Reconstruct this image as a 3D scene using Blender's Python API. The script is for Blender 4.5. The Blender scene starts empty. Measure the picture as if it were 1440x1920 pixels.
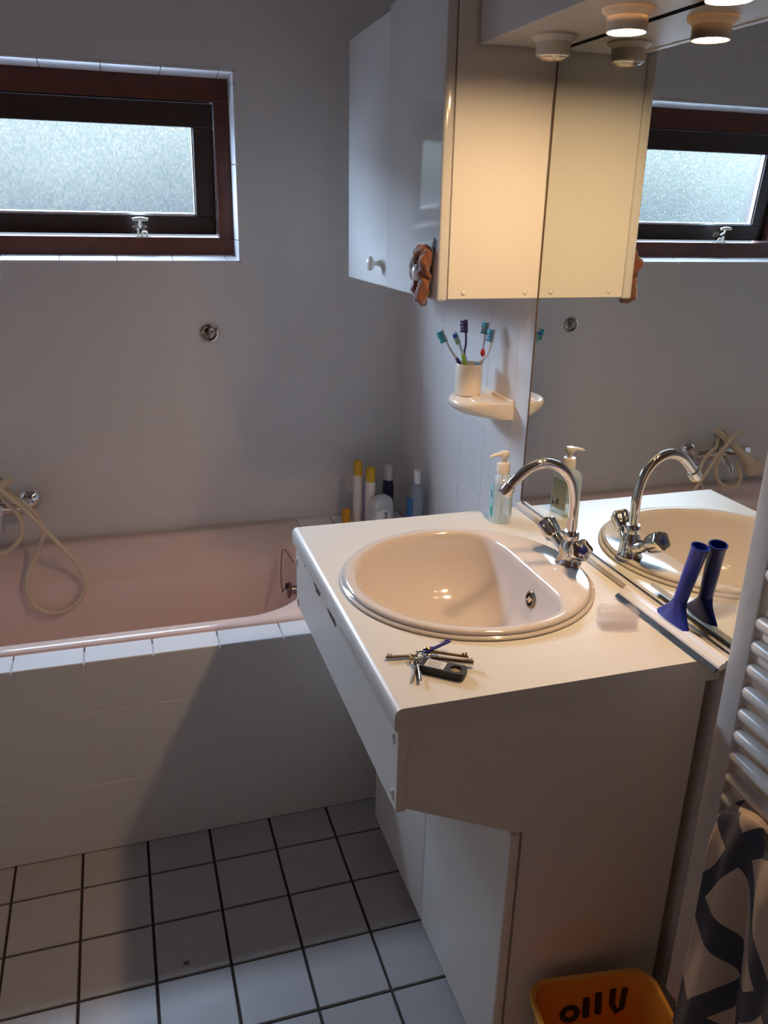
import bpy, bmesh, math, random
from mathutils import Matrix, Vector, noise as mnoise
PI = math.pi
random.seed(7)
sc = bpy.context.scene
C = sc.collection

# ------------------------------------------------------------------ camera
F_PX = 1554.1
cam_d = bpy.data.cameras.new('camera')
cam_d.sensor_fit = 'VERTICAL'
cam_d.sensor_height = 36.0
cam_d.lens = F_PX / 1920 * 36.0
cam_d.clip_start = 0.02
cam = bpy.data.objects.new('camera', cam_d)
C.objects.link(cam)
_r = Vector((-0.3564, 0.0328, -0.3052))
cam.matrix_world = Matrix.Translation((-0.8663, -2.5292, 1.5136)) @ Matrix.Rotation(_r.length, 4, _r.normalized()) @ Matrix.Rotation(PI / 2, 4, 'X')
sc.camera = cam

# ------------------------------------------------------------------ world (overcast daylight) and exposure
SKY = 68.0
w = bpy.data.worlds.new('overcast_sky')
sc.world = w
w.use_nodes = True
nt = w.node_tree
nt.nodes.clear()
o_ = nt.nodes.new('ShaderNodeOutputWorld')
bg = nt.nodes.new('ShaderNodeBackground')
tc = nt.nodes.new('ShaderNodeTexCoord')
sp = nt.nodes.new('ShaderNodeSeparateXYZ')
rp = nt.nodes.new('ShaderNodeValToRGB')
nt.links.new(tc.outputs['Generated'], sp.inputs[0])
nt.links.new(sp.outputs['Z'], rp.inputs[0])
nt.links.new(rp.outputs[0], bg.inputs[0])
nt.links.new(bg.outputs[0], o_.inputs[0])
rp.color_ramp.elements[0].position = 0.0
rp.color_ramp.elements[0].color = (0.46, 0.58, 0.84, 1)
rp.color_ramp.elements[1].position = 0.6
rp.color_ramp.elements[1].color = (0.60, 0.73, 1.0, 1)
bg.inputs[1].default_value = SKY

sc.view_settings.view_transform = 'Standard'
sc.view_settings.look = 'None'
sc.view_settings.exposure = 0.45
sc.view_settings.gamma = 1.0
sc.view_settings.use_curve_mapping = False
sc.cycles.max_bounces = 12
sc.cycles.diffuse_bounces = 6
sc.cycles.glossy_bounces = 6
sc.cycles.transmission_bounces = 8
sc.cycles.transparent_max_bounces = 12
sc.cycles.sample_clamp_indirect = 6.0
sc.cycles.caustics_reflective = False
sc.cycles.use_denoising = True

# sky portal at the window opening (guides the sky's light; gives none of its own)
pl = bpy.data.lights.new('window_portal', 'AREA')
pl.shape = 'RECTANGLE'
pl.size = 0.96
pl.size_y = 0.50
pl.cycles.is_portal = True
po = bpy.data.objects.new('window_portal', pl)
C.objects.link(po)
po.matrix_world = Matrix.Translation((-0.99, 0.215, 1.595)) @ Matrix.Rotation(-PI / 2, 4, 'X')

# ------------------------------------------------------------------ materials
M = {}
def mat(name, col, rough=0.5, metal=0.0, vary=0.04, scale=8.0, bump=0.0, bscale=60.0, trans=0.0, ior=1.45, coat=0.0, sheen=0.0, sss=0.0, spec=0.5, rvar=0.05):
    m = bpy.data.materials.new(name)
    m.use_nodes = True
    n = m.node_tree.nodes
    l = m.node_tree.links
    b = n['Principled BSDF']
    tcn = n.new('ShaderNodeTexCoord')
    nz = n.new('ShaderNodeTexNoise')
    nz.inputs['Scale'].default_value = scale
    nz.inputs['Detail'].default_value = 4
    l.new(tcn.outputs['Object'], nz.inputs['Vector'])
    mx = n.new('ShaderNodeMix')
    mx.data_type = 'RGBA'
    c2 = tuple(max(0, c * (1 - vary * 2)) for c in col)
    c1 = tuple(min(1, c * (1 + vary)) for c in col)
    mx.inputs[6].default_value = (*c1, 1)
    mx.inputs[7].default_value = (*c2, 1)
    l.new(nz.outputs['Fac'], mx.inputs[0])
    l.new(mx.outputs[2], b.inputs['Base Color'])
    mr = n.new('ShaderNodeMapRange')
    mr.inputs[3].default_value = max(0, rough - rvar)
    mr.inputs[4].default_value = rough + rvar
    l.new(nz.outputs['Fac'], mr.inputs[0])
    l.new(mr.outputs[0], b.inputs['Roughness'])
    b.inputs['Metallic'].default_value = metal
    b.inputs['IOR'].default_value = ior
    b.inputs['Specular IOR Level'].default_value = spec
    if trans: b.inputs['Transmission Weight'].default_value = trans
    if coat:
        b.inputs['Coat Weight'].default_value = coat
        b.inputs['Coat Roughness'].default_value = 0.05
    if sheen: b.inputs['Sheen Weight'].default_value = sheen
    if sss:
        b.inputs['Subsurface Weight'].default_value = sss
        b.inputs['Subsurface Radius'].default_value = (0.02, 0.01, 0.005)
    if bump:
        nb = n.new('ShaderNodeTexNoise')
        nb.inputs['Scale'].default_value = bscale
        nb.inputs['Detail'].default_value = 3
        l.new(tcn.outputs['Object'], nb.inputs['Vector'])
        bp_ = n.new('ShaderNodeBump')
        bp_.inputs['Strength'].default_value = bump
        bp_.inputs['Distance'].default_value = 0.002
        l.new(nb.outputs['Fac'], bp_.inputs['Height'])
        l.new(bp_.outputs[0], b.inputs['Normal'])
    M[name] = m
    return m

mat('wall_tile', (0.70, 0.68, 0.675), 0.30, vary=0.008, scale=4, rvar=0.01)
mat('wall_grout', (0.80, 0.76, 0.735), 0.7)
mat('trim_tile', (0.80, 0.79, 0.81), 0.22, vary=0.03)
mat('floor_tile', (0.39, 0.365, 0.36), 0.42, vary=0.03, scale=14, bump=0.08, bscale=30)
mat('floor_grout', (0.055, 0.04, 0.032), 0.9, vary=0.15)
mat('plaster', (0.40, 0.38, 0.37), 0.8)
mat('wall_rear', (0.56, 0.30, 0.16), 0.6)
mat('wall_plain', (0.84, 0.81, 0.79), 0.5)
mat('ceiling_paint', (0.42, 0.38, 0.35), 0.85)
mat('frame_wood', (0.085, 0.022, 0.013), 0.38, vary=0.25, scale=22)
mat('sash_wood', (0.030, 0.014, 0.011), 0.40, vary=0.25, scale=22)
mat('bead_alu', (0.75, 0.77, 0.80), 0.35, metal=0.6)
mat('latch_white', (0.78, 0.76, 0.68), 0.35)
mat('chrome', (0.82, 0.80, 0.78), 0.07, metal=1.0, vary=0.01, rvar=0.02)
mat('dark_chrome', (0.35, 0.32, 0.31), 0.12, metal=1.0, vary=0.02, rvar=0.02)
mat('laminate', (0.80, 0.775, 0.73), 0.42, vary=0.015, scale=4)
mat('door_gloss', (0.72, 0.71, 0.69), 0.12, vary=0.01, scale=3, coat=0.3, rvar=0.02)
mat('counter_lam', (0.76, 0.735, 0.69), 0.32, vary=0.015, scale=5)
mat('edge_band', (0.60, 0.52, 0.42), 0.4, vary=0.04)
mat('basin_ceramic', (0.74, 0.665, 0.62), 0.10, vary=0.01, coat=0.5, rvar=0.02)
mat('tub_enamel', (0.80, 0.60, 0.535), 0.16, vary=0.01, coat=0.4, rvar=0.02)
mat('cream_plastic', (0.80, 0.70, 0.58), 0.22, vary=0.01, coat=0.2, rvar=0.02)
mat('knob_white', (0.78, 0.75, 0.68), 0.18, vary=0.01)
mat('chip_brown', (0.16, 0.09, 0.065), 0.8, vary=0.35, scale=220)
mat('hole_dark', (0.015, 0.01, 0.01), 0.7)
mat('velvet', (0.21, 0.06, 0.022), 0.75, vary=0.2, scale=60, sheen=0.6, bump=0.3, bscale=300)
mat('sticker_dark', (0.06, 0.03, 0.035), 0.6, vary=0.5, scale=400)
mat('lamp_white', (0.80, 0.74, 0.64), 0.35)
mat('canopy_white', (0.66, 0.63, 0.60), 0.4, vary=0.02)
mat('hose_cream', (0.70, 0.58, 0.42), 0.38, vary=0.03)
mat('rubber_black', (0.012, 0.012, 0.013), 0.5)
mat('rubber_wire', (0.16, 0.075, 0.05), 0.4)
mat('plug_rubber', (0.12, 0.05, 0.035), 0.45)
mat('alu_bar', (0.84, 0.80, 0.78), 0.38, metal=0.15)
mat('blue_plastic', (0.012, 0.035, 0.36), 0.32, vary=0.05)
mat('blue_tag', (0.035, 0.035, 0.26), 0.35)
mat('fob_black', (0.028, 0.032, 0.042), 0.5)
mat('paper_white', (0.72, 0.70, 0.68), 0.7, vary=0.03)
mat('print_grey', (0.30, 0.29, 0.28), 0.7)
mat('coin', (0.55, 0.42, 0.26), 0.35, metal=0.9, vary=0.35, scale=220)
mat('key_steel', (0.42, 0.36, 0.31), 0.25, metal=1.0, vary=0.1)
mat('brass', (0.60, 0.42, 0.20), 0.28, metal=1.0)
mat('pump_white', (0.82, 0.76, 0.70), 0.3)
mat('label_green', (0.0, 0.36, 0.22), 0.45)
mat('label_pale', (0.58, 0.62, 0.50), 0.5)
mat('label_teal', (0.40, 0.66, 0.66), 0.5)
mat('navy', (0.012, 0.016, 0.06), 0.3)
mat('yellow_cap', (0.55, 0.33, 0.01), 0.35)
mat('bottle_white', (0.70, 0.64, 0.62), 0.35)
mat('orange_bottle', (0.62, 0.28, 0.01), 0.35)
mat('lilac', (0.36, 0.33, 0.44), 0.4)
mat('tub_grey', (0.52, 0.53, 0.55), 0.3)
mat('cap_white', (0.76, 0.74, 0.74), 0.35)
mat('label_blue', (0.03, 0.16, 0.40), 0.35, vary=0.3, scale=40)
mat('ink_black', (0.015, 0.014, 0.02), 0.6)
mat('radiator_white', (0.66, 0.60, 0.55), 0.28, vary=0.01)
mat('bin_orange', (0.80, 0.36, 0.06), 0.24, vary=0.04, sss=0.0, coat=0.3)
mat('bin_ink', (0.035, 0.02, 0.012), 0.6)
mat('brush_teal', (0.05, 0.45, 0.52), 0.5)
mat('brush_blue', (0.02, 0.10, 0.50), 0.5)
mat('brush_navy', (0.02, 0.03, 0.16), 0.35)
mat('brush_white', (0.62, 0.64, 0.66), 0.35)
mat('brush_green', (0.30, 0.55, 0.06), 0.4)
mat('brush_purple', (0.075, 0.045, 0.13), 0.4)
mat('brush_red', (0.55, 0.02, 0.02), 0.35)
mat('brush_grey', (0.20, 0.33, 0.38), 0.5)
mat('brush_mint', (0.36, 0.62, 0.52), 0.5)
mat('brush_sky', (0.10, 0.36, 0.56), 0.4)
mat('added_roof_gravel', (0.045, 0.038, 0.040), 0.9, vary=0.3, scale=6)

def mat_mirror():
    m = bpy.data.materials.new('mirror_glass')
    m.use_nodes = True
    n = m.node_tree.nodes; l = m.node_tree.links
    b = n['Principled BSDF']
    b.inputs['Metallic'].default_value = 1.0
    b.inputs['Base Color'].default_value = (0.86, 0.90, 0.87, 1)
    nz = n.new('ShaderNodeTexNoise'); nz.inputs['Scale'].default_value = 3
    mr = n.new('ShaderNodeMapRange'); mr.inputs[3].default_value = 0.0; mr.inputs[4].default_value = 0.012
    l.new(nz.outputs['Fac'], mr.inputs[0]); l.new(mr.outputs[0], b.inputs['Roughness'])
    M['mirror_glass'] = m
mat_mirror()

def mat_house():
    # dark wall colour; lighter ramp upward paints brighter daylight into the pane's top
    m = bpy.data.materials.new('house_glow_ramp')
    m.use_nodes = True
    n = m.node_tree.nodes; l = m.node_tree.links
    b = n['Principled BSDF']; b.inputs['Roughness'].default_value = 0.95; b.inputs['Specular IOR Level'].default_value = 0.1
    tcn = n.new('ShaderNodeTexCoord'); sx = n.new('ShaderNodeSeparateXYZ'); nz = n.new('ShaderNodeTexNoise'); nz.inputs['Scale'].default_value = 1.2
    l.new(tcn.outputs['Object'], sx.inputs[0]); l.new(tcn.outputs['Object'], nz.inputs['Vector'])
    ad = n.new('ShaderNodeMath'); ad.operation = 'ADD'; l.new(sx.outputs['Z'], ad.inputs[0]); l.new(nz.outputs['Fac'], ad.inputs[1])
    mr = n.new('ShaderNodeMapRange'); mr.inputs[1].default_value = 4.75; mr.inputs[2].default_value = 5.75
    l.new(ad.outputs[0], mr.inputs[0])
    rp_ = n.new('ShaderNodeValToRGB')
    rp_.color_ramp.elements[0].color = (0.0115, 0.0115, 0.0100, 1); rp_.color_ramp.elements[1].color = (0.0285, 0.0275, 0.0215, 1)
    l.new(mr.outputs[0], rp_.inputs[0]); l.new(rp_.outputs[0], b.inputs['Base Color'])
    M['house_glow_ramp'] = m
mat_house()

def mat_frost():
    # rippled obscure glass: part clear, part rough refraction through a rippled surface
    m = bpy.data.materials.new('frosted_glass')
    m.use_nodes = True
    n = m.node_tree.nodes; l = m.node_tree.links
    n.clear()
    out = n.new('ShaderNodeOutputMaterial')
    tr = n.new('ShaderNodeBsdfTransparent'); tr.inputs[0].default_value = (0.94, 0.985, 0.985, 1)
    rf = n.new('ShaderNodeBsdfGlass'); rf.inputs['Roughness'].default_value = 0.06; rf.inputs['IOR'].default_value = 1.22
    rf.inputs['Color'].default_value = (0.92, 0.98, 0.97, 1)
    tcn = n.new('ShaderNodeTexCoord')
    mp = n.new('ShaderNodeMapping'); mp.inputs['Scale'].default_value = (1, 1, 0.55)
    nz = n.new('ShaderNodeTexNoise'); nz.inputs['Scale'].default_value = 170; nz.inputs['Detail'].default_value = 2; nz.inputs['Distortion'].default_value = 0.6
    l.new(tcn.outputs['Object'], mp.inputs[0]); l.new(mp.outputs[0], nz.inputs['Vector'])
    bp_ = n.new('ShaderNodeBump'); bp_.inputs['Strength'].default_value = 1.0; bp_.inputs['Distance'].default_value = 0.004
    l.new(nz.outputs['Fac'], bp_.inputs['Height']); l.new(bp_.outputs[0], rf.inputs['Normal'])
    rr = n.new('ShaderNodeValToRGB')
    rr.color_ramp.elements[0].position = 0.36; rr.color_ramp.elements[0].color = (0.74, 0.82, 0.82, 1)
    rr.color_ramp.elements[1].position = 0.62; rr.color_ramp.elements[1].color = (1.0, 1.0, 0.97, 1)
    l.new(nz.outputs['Fac'], rr.inputs[0]); l.new(rr.outputs[0], tr.inputs[0])
    mx = n.new('ShaderNodeMixShader'); mx.inputs[0].default_value = 0.22
    l.new(tr.outputs[0], mx.inputs[1]); l.new(rf.outputs[0], mx.inputs[2]); l.new(mx.outputs[0], out.inputs[0])
    M['frosted_glass'] = m
mat_frost()

def mat_clear(name, col, rough, mixf):
    m = bpy.data.materials.new(name)
    m.use_nodes = True
    n = m.node_tree.nodes; l = m.node_tree.links
    n.clear()
    out = n.new('ShaderNodeOutputMaterial')
    tr = n.new('ShaderNodeBsdfTransparent'); tr.inputs[0].default_value = (*col, 1)
    pb = n.new('ShaderNodeBsdfPrincipled')
    pb.inputs['Base Color'].default_value = (*col, 1)
    nz = n.new('ShaderNodeTexNoise'); nz.inputs['Scale'].default_value = 30
    mr = n.new('ShaderNodeMapRange'); mr.inputs[3].default_value = rough; mr.inputs[4].default_value = rough + 0.06
    l.new(nz.outputs['Fac'], mr.inputs[0]); l.new(mr.outputs[0], pb.inputs['Roughness'])
    mx = n.new('ShaderNodeMixShader'); mx.inputs[0].default_value = mixf
    l.new(tr.outputs[0], mx.inputs[1]); l.new(pb.outputs[0], mx.inputs[2]); l.new(mx.outputs[0], out.inputs[0])
    M[name] = m
mat_clear('bottle_clear', (0.86, 0.93, 0.95), 0.12, 0.38)
mat_clear('case_clear', (0.95, 0.93, 0.93), 0.10, 0.14)
mat_clear('mouthwash_clear', (0.55, 0.60, 0.66), 0.12, 0.45)

def mat_emit(name, col, s):
    m = bpy.data.materials.new(name)
    m.use_nodes = True
    n = m.node_tree.nodes; l = m.node_tree.links
    n.clear()
    out = n.new('ShaderNodeOutputMaterial'); e = n.new('ShaderNodeEmission')
    e.inputs[0].default_value = (*col, 1); e.inputs[1].default_value = s
    l.new(e.outputs[0], out.inputs[0])
    M[name] = m
mat_emit('bulb_lit', (1.0, 0.67, 0.37), 385.0)

def mat_towel():
    m = bpy.data.materials.new('towel_cloth')
    m.use_nodes = True
    n = m.node_tree.nodes; l = m.node_tree.links
    b = n['Principled BSDF']
    uv = n.new('ShaderNodeUVMap')
    mp = n.new('ShaderNodeMapping'); mp.inputs['Rotation'].default_value = (0, 0, math.radians(45))
    l.new(uv.outputs[0], mp.inputs[0])
    def stripes(axis, scale, dutyc):
        s = n.new('ShaderNodeSeparateXYZ'); l.new(mp.outputs[0], s.inputs[0])
        a = n.new('ShaderNodeMath'); a.operation = 'MULTIPLY'; a.inputs[1].default_value = scale; l.new(s.outputs[axis], a.inputs[0])
        f = n.new('ShaderNodeMath'); f.operation = 'FRACT'; l.new(a.outputs[0], f.inputs[0])
        g = n.new('ShaderNodeMath'); g.operation = 'LESS_THAN'; g.inputs[1].default_value = dutyc; l.new(f.outputs[0], g.inputs[0])
        return g
    g1 = stripes('X', 8.5, 0.34); g2 = stripes('Y', 5.5, 0.2)
    mxm = n.new('ShaderNodeMath'); mxm.operation = 'MAXIMUM'; l.new(g1.outputs[0], mxm.inputs[0]); l.new(g2.outputs[0], mxm.inputs[1])
    mx = n.new('ShaderNodeMix'); mx.data_type = 'RGBA'
    mx.inputs[6].default_value = (0.62, 0.48, 0.38, 1); mx.inputs[7].default_value = (0.035, 0.042, 0.075, 1)
    l.new(mxm.outputs[0], mx.inputs[0]); l.new(mx.outputs[2], b.inputs['Base Color'])
    b.inputs['Roughness'].default_value = 0.95; b.inputs['Sheen Weight'].default_value = 0.3
    nz = n.new('ShaderNodeTexNoise'); nz.inputs['Scale'].default_value = 900
    bp_ = n.new('ShaderNodeBump'); bp_.inputs['Strength'].default_value = 0.5; bp_.inputs['Distance'].default_value = 0.002
    l.new(nz.outputs['Fac'], bp_.inputs['Height']); l.new(bp_.outputs[0], b.inputs['Normal'])
    M['towel_cloth'] = m
mat_towel()

def mat_socket():
    # cream plastic lamp socket, very slightly translucent
    m = mat('lamp_socket', (0.80, 0.74, 0.64), 0.35)
    n = m.node_tree.nodes; l = m.node_tree.links
    tl_ = n.new('ShaderNodeBsdfTranslucent'); tl_.inputs[0].default_value = (1.0, 0.62, 0.30, 1)
    mx = n.new('ShaderNodeMixShader'); mx.inputs[0].default_value = 0.0016
    l.new(n['Principled BSDF'].outputs[0], mx.inputs[1]); l.new(tl_.outputs[0], mx.inputs[2])
    l.new(mx.outputs[0], n['Material Output'].inputs[0])
mat_socket()

def mat_barcode():
    m = bpy.data.materials.new('barcode_print')
    m.use_nodes = True
    n = m.node_tree.nodes; l = m.node_tree.links
    b = n['Principled BSDF']
    tcn = n.new('ShaderNodeTexCoord'); wv = n.new('ShaderNodeTexWave')
    wv.inputs['Scale'].default_value = 160; wv.inputs['Distortion'].default_value = 6; wv.inputs['Detail'].default_value = 0
    wv.bands_direction = 'X'
    l.new(tcn.outputs['Object'], wv.inputs[0])
    rp_ = n.new('ShaderNodeValToRGB'); rp_.color_ramp.interpolation = 'CONSTANT'
    rp_.color_ramp.elements[0].color = (0.02, 0.02, 0.02, 1); rp_.color_ramp.elements[1].position = 0.62; rp_.color_ramp.elements[1].color = (0.6, 0.62, 0.58, 1)
    l.new(wv.outputs['Fac'], rp_.inputs[0]); l.new(rp_.outputs[0], b.inputs['Base Color'])
    M['barcode_print'] = m
mat_barcode()

# ------------------------------------------------------------------ mesh helpers (all take world coordinates)
ROOT = {}
def finish(name, bm, material, parent=None, smooth=False, angle=None):
    bmesh.ops.recalc_face_normals(bm, faces=bm.faces)
    inv = None
    if parent is not None:
        mw = ROOT.get(parent.name, Matrix.Identity(4))
        bm.transform(mw.inverted())
    me = bpy.data.meshes.new(name)
    bm.to_mesh(me)
    bm.free()
    me.materials.append(M[material])
    if smooth:
        for p in me.polygons: p.use_smooth = True
        if angle:
            me.set_sharp_from_angle(angle=math.radians(angle))
    o = bpy.data.objects.new(name, me)
    C.objects.link(o)
    if parent is not None:
        o.parent = parent
        ROOT[o.name] = ROOT.get(parent.name, Matrix.Identity(4))
    else:
        ROOT[o.name] = Matrix.Identity(4)
    return o

def tag(o, label=None, cat=None, group=None, kind=None):
    if label: o['label'] = label
    if cat: o['category'] = cat
    if group: o['group'] = group
    if kind: o['kind'] = kind
    return o

def thing(name, label, cat, loc=(0, 0, 0), rot=None, group=None, kind=None):
    o = bpy.data.objects.new(name, None)
    o.empty_display_size = 0.05
    C.objects.link(o)
    mw = Matrix.Translation(loc)
    if rot is not None: mw = mw @ rot
    o.matrix_world = mw
    ROOT[o.name] = mw
    return tag(o, label, cat, group, kind)

def nb(): return bmesh.new()

def box(bm, x0, x1, y0, y1, z0, z1, mtx=None, bevel=0.0, seg=2):
    r = bmesh.ops.create_cube(bm, size=1.0)
    vs = r['verts']
    for v in vs:
        v.co = Vector(((x0 + x1) / 2 + v.co.x * (x1 - x0), (y0 + y1) / 2 + v.co.y * (y1 - y0), (z0 + z1) / 2 + v.co.z * (z1 - z0)))
    if bevel:
        es = list({e for v in vs for e in v.link_edges})
        g = bmesh.ops.bevel(bm, geom=es, offset=bevel, segments=seg, profile=0.5, affect='EDGES')
        vs = list({v for f in g['faces'] for v in f.verts} | {v for v in vs if v.is_valid})
    if mtx is not None:
        for v in vs: v.co = mtx @ v.co
    return vs

def frame_z(d):
    d = Vector(d).normalized()
    up = Vector((0, 0, 1)) if abs(d.z) < 0.95 else Vector((1, 0, 0))
    a = up.cross(d).normalized()
    b = d.cross(a)
    return Matrix((a, b, d)).transposed().to_4x4()

def lathe(bm, prof, origin=(0, 0, 0), axis=(0, 0, 1), seg=32, sx=1.0, sy=1.0, cap=True):
    # prof: list of (r, h)
    m = Matrix.Translation(origin) @ frame_z(axis)
    rings = []
    for r, h in prof:
        if r < 1e-6:
            rings.append([bm.verts.new(m @ Vector((0, 0, h)))])
        else:
            rings.append([bm.verts.new(m @ Vector((r * sx * math.cos(2 * PI * i / seg), r * sy * math.sin(2 * PI * i / seg), h))) for i in range(seg)])
    for a, b in zip(rings[:-1], rings[1:]):
        if len(a) == 1 and len(b) == 1: continue
        for i in range(seg):
            j = (i + 1) % seg
            if len(a) == 1: bm.faces.new((a[0], b[j], b[i]))
            elif len(b) == 1: bm.faces.new((a[i], a[j], b[0]))
            else: bm.faces.new((a[i], a[j], b[j], b[i]))
    if cap:
        for r in (rings[0], rings[-1]):
            if len(r) > 1: bm.faces.new(r)
    return bm

def catmull(pts, n=6):
    P = [Vector(p) for p in pts]
    out = []
    for i in range(len(P) - 1):
        p0 = P[max(i - 1, 0)]; p1 = P[i]; p2 = P[i + 1]; p3 = P[min(i + 2, len(P) - 1)]
        for k in range(n):
            t = k / n
            out.append(0.5 * ((2 * p1) + (-p0 + p2) * t + (2 * p0 - 5 * p1 + 4 * p2 - p3) * t * t + (-p0 + 3 * p1 - 3 * p2 + p3) * t ** 3))
    out.append(P[-1])
    return out

def tube(bm, pts, rad, seg=12, flat=1.0, cap=True):
    P = [Vector(p) for p in pts]
    n = len(P)
    rr = rad if isinstance(rad, (list, tuple)) else [rad] * n
    if len(rr) != n:
        src = rr
        rr = []
        for i in range(n):
            t = i / (n - 1) * (len(src) - 1); k = min(int(t), len(src) - 2)
            rr.append(src[k] + (src[k + 1] - src[k]) * (t - k))
    t0 = (P[1] - P[0]).normalized()
    ref = Vector((0, 0, 1)) if abs(t0.z) < 0.9 else Vector((1, 0, 0))
    a = ref.cross(t0).normalized()
    rings = []
    for i in range(n):
        t = (P[min(i + 1, n - 1)] - P[max(i - 1, 0)]).normalized()
        a = (a - t * a.dot(t)).normalized()
        b = t.cross(a)
        rings.append([bm.verts.new(P[i] + (a * math.cos(2 * PI * k / seg) + b * math.sin(2 * PI * k / seg) * flat) * rr[i]) for k in range(seg)])
    for u, v in zip(rings[:-1], rings[1:]):
        for k in range(seg):
            j = (k + 1) % seg
            bm.faces.new((u[k], u[j], v[j], v[k]))
    if cap:
        bm.faces.new(rings[0]); bm.faces.new(rings[-1])
    return bm

def prism(bm, poly, d, origin=(0, 0, 0), mtx=None):
    # poly: list of 3D points, extruded by vector d
    a = [bm.verts.new(Vector(p)) for p in poly]
    b = [bm.verts.new(Vector(p) + Vector(d)) for p in poly]
    bm.faces.new(a); bm.faces.new(b)
    n = len(a)
    for i in range(n):
        j = (i + 1) % n
        bm.faces.new((a[i], a[j], b[j], b[i]))
    if mtx is not None:
        for v in a + b: v.co = mtx @ v.co
    return a + b

def rrect(x0, x1, y0, y1, r, n=8):
    # rounded rectangle outline (ccw)
    pts = []
    for cx, cy, a0 in ((x1 - r, y1 - r, 0), (x0 + r, y1 - r, 90), (x0 + r, y0 + r, 180), (x1 - r, y0 + r, 270)):
        for k in range(n + 1):
            a = math.radians(a0 + 90 * k / n)
            pts.append((cx + r * math.cos(a), cy + r * math.sin(a)))
    return pts

def loft(bm, loops, close_first=False, close_last=True):
    R = [[bm.verts.new(Vector(p)) for p in lp] for lp in loops]
    for a, b in zip(R[:-1], R[1:]):
        n = len(a)
        for i in range(n):
            j = (i + 1) % n
            bm.faces.new((a[i], a[j], b[j], b[i]))
    if close_first: bm.faces.new(R[0])
    if close_last: bm.faces.new(R[-1])
    return R

_tiles = {}
def tile_mesh(w_, h_, t_, ch, material):
    k = (round(w_, 4), round(h_, 4), t_, ch, material)
    if k in _tiles: return _tiles[k]
    bm = nb()
    v0 = [bm.verts.new((sx * w_ / 2, sy * h_ / 2, 0)) for sx, sy in ((-1, -1), (1, -1), (1, 1), (-1, 1))]
    v1 = [bm.verts.new((sx * w_ / 2, sy * h_ / 2, t_ - ch)) for sx, sy in ((-1, -1), (1, -1), (1, 1), (-1, 1))]
    v2 = [bm.verts.new((sx * (w_ / 2 - ch), sy * (h_ / 2 - ch), t_)) for sx, sy in ((-1, -1), (1, -1), (1, 1), (-1, 1))]
    for a, b in ((v0, v1), (v1, v2)):
        for i in range(4):
            j = (i + 1) % 4
            bm.faces.new((a[i], a[j], b[j], b[i]))
    bm.faces.new(v2); bm.faces.new(v0[::-1])
    bmesh.ops.recalc_face_normals(bm, faces=bm.faces)
    me = bpy.data.meshes.new('tile')
    bm.to_mesh(me); bm.free()
    me.materials.append(M[material])
    _tiles[k] = me
    return me

BASIS = {'back': Matrix(((1, 0, 0), (0, 0, -1), (0, 1, 0))).to_4x4(),     # u->x, v->z, n->-y
         'right': Matrix(((0, 0, -1), (-1, 0, 0), (0, 1, 0))).to_4x4(),   # u->-y, v->z, n->-x
         'floor': Matrix.Identity(4)}
def put_tile(parent, basis, centre, w_, h_, t_, ch, material, jitter=0.0003, name='tile'):
    o = bpy.data.objects.new(name, tile_mesh(w_, h_, t_, ch, material))
    C.objects.link(o)
    o.parent = parent
    j = Matrix.Translation((0, 0, random.uniform(-jitter, jitter))) @ Matrix.Rotation(random.uniform(-1, 1) * jitter * 3, 4, 'X') @ Matrix.Rotation(random.uniform(-1, 1) * jitter * 3, 4, 'Y')
    o.matrix_local = ROOT.get(parent.name, Matrix.Identity(4)).inverted() @ Matrix.Translation(centre) @ BASIS[basis] @ j
    return o

def cuts(a, b, origin, pitch):
    # intervals of the joint grid origin+k*pitch clipped to [a, b]
    k0 = math.floor((a - origin) / pitch)
    out = []
    k = k0
    while origin + k * pitch < b - 1e-6:
        lo = max(a, origin + k * pitch); hi = min(b, origin + (k + 1) * pitch)
        if hi - lo > 0.012: out.append((lo, hi))
        k += 1
    return out

def text_mesh(bm, s, size, mtx, ext=0.0004):
    cu = bpy.data.curves.new('text', 'FONT')
    cu.body = s; cu.size = size; cu.extrude = ext
    cu.align_x = 'CENTER'; cu.align_y = 'CENTER'
    o = bpy.data.objects.new('text', cu)
    C.objects.link(o)
    bpy.context.view_layer.update()
    me = bpy.data.meshes.new_from_object(o.evaluated_get(bpy.context.evaluated_depsgraph_get()))
    n0 = len(bm.verts)
    bm.from_mesh(me)
    bm.verts.ensure_lookup_table()
    for v in bm.verts[n0:]: v.co = mtx @ v.co
    bpy.data.objects.remove(o); bpy.data.curves.remove(cu); bpy.data.meshes.remove(me)

# ------------------------------------------------------------------ the room
XL, YF, ZC = -2.0, -3.3, 2.45
TW, TH = 0.1522, 0.2035
GX, GZ, GY = -1.0024, 0.795, -0.203           # joint origins on the walls
WX0, WX1, WZ0, WZ1 = -1.475, -0.505, 1.344, 1.845   # window opening at the tile face

bm = nb(); box(bm, XL - .1, 0.1, YF - .1, 0.1, -0.12, -0.006)
floor = tag(finish('floor', bm, 'floor_grout'), kind='structure')
FT = 0.153
FX, FY = -1.2086, -0.8882
for (x0, x1) in cuts(-1.99, -0.005, FX, FT):
    for (y0, y1) in cuts(-2.0, -0.771, FY, FT):
        put_tile(floor, 'floor', ((x0 + x1) / 2, (y0 + y1) / 2, -0.006), x1 - x0 - 0.006, y1 - y0 - 0.006, 0.006, 0.0012, 'floor_tile', 0.0001)
bm = nb(); box(bm, XL, 0, YF, -2.03, -0.006, -0.0005)
finish('tile_field', bm, 'floor_tile', floor)

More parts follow.
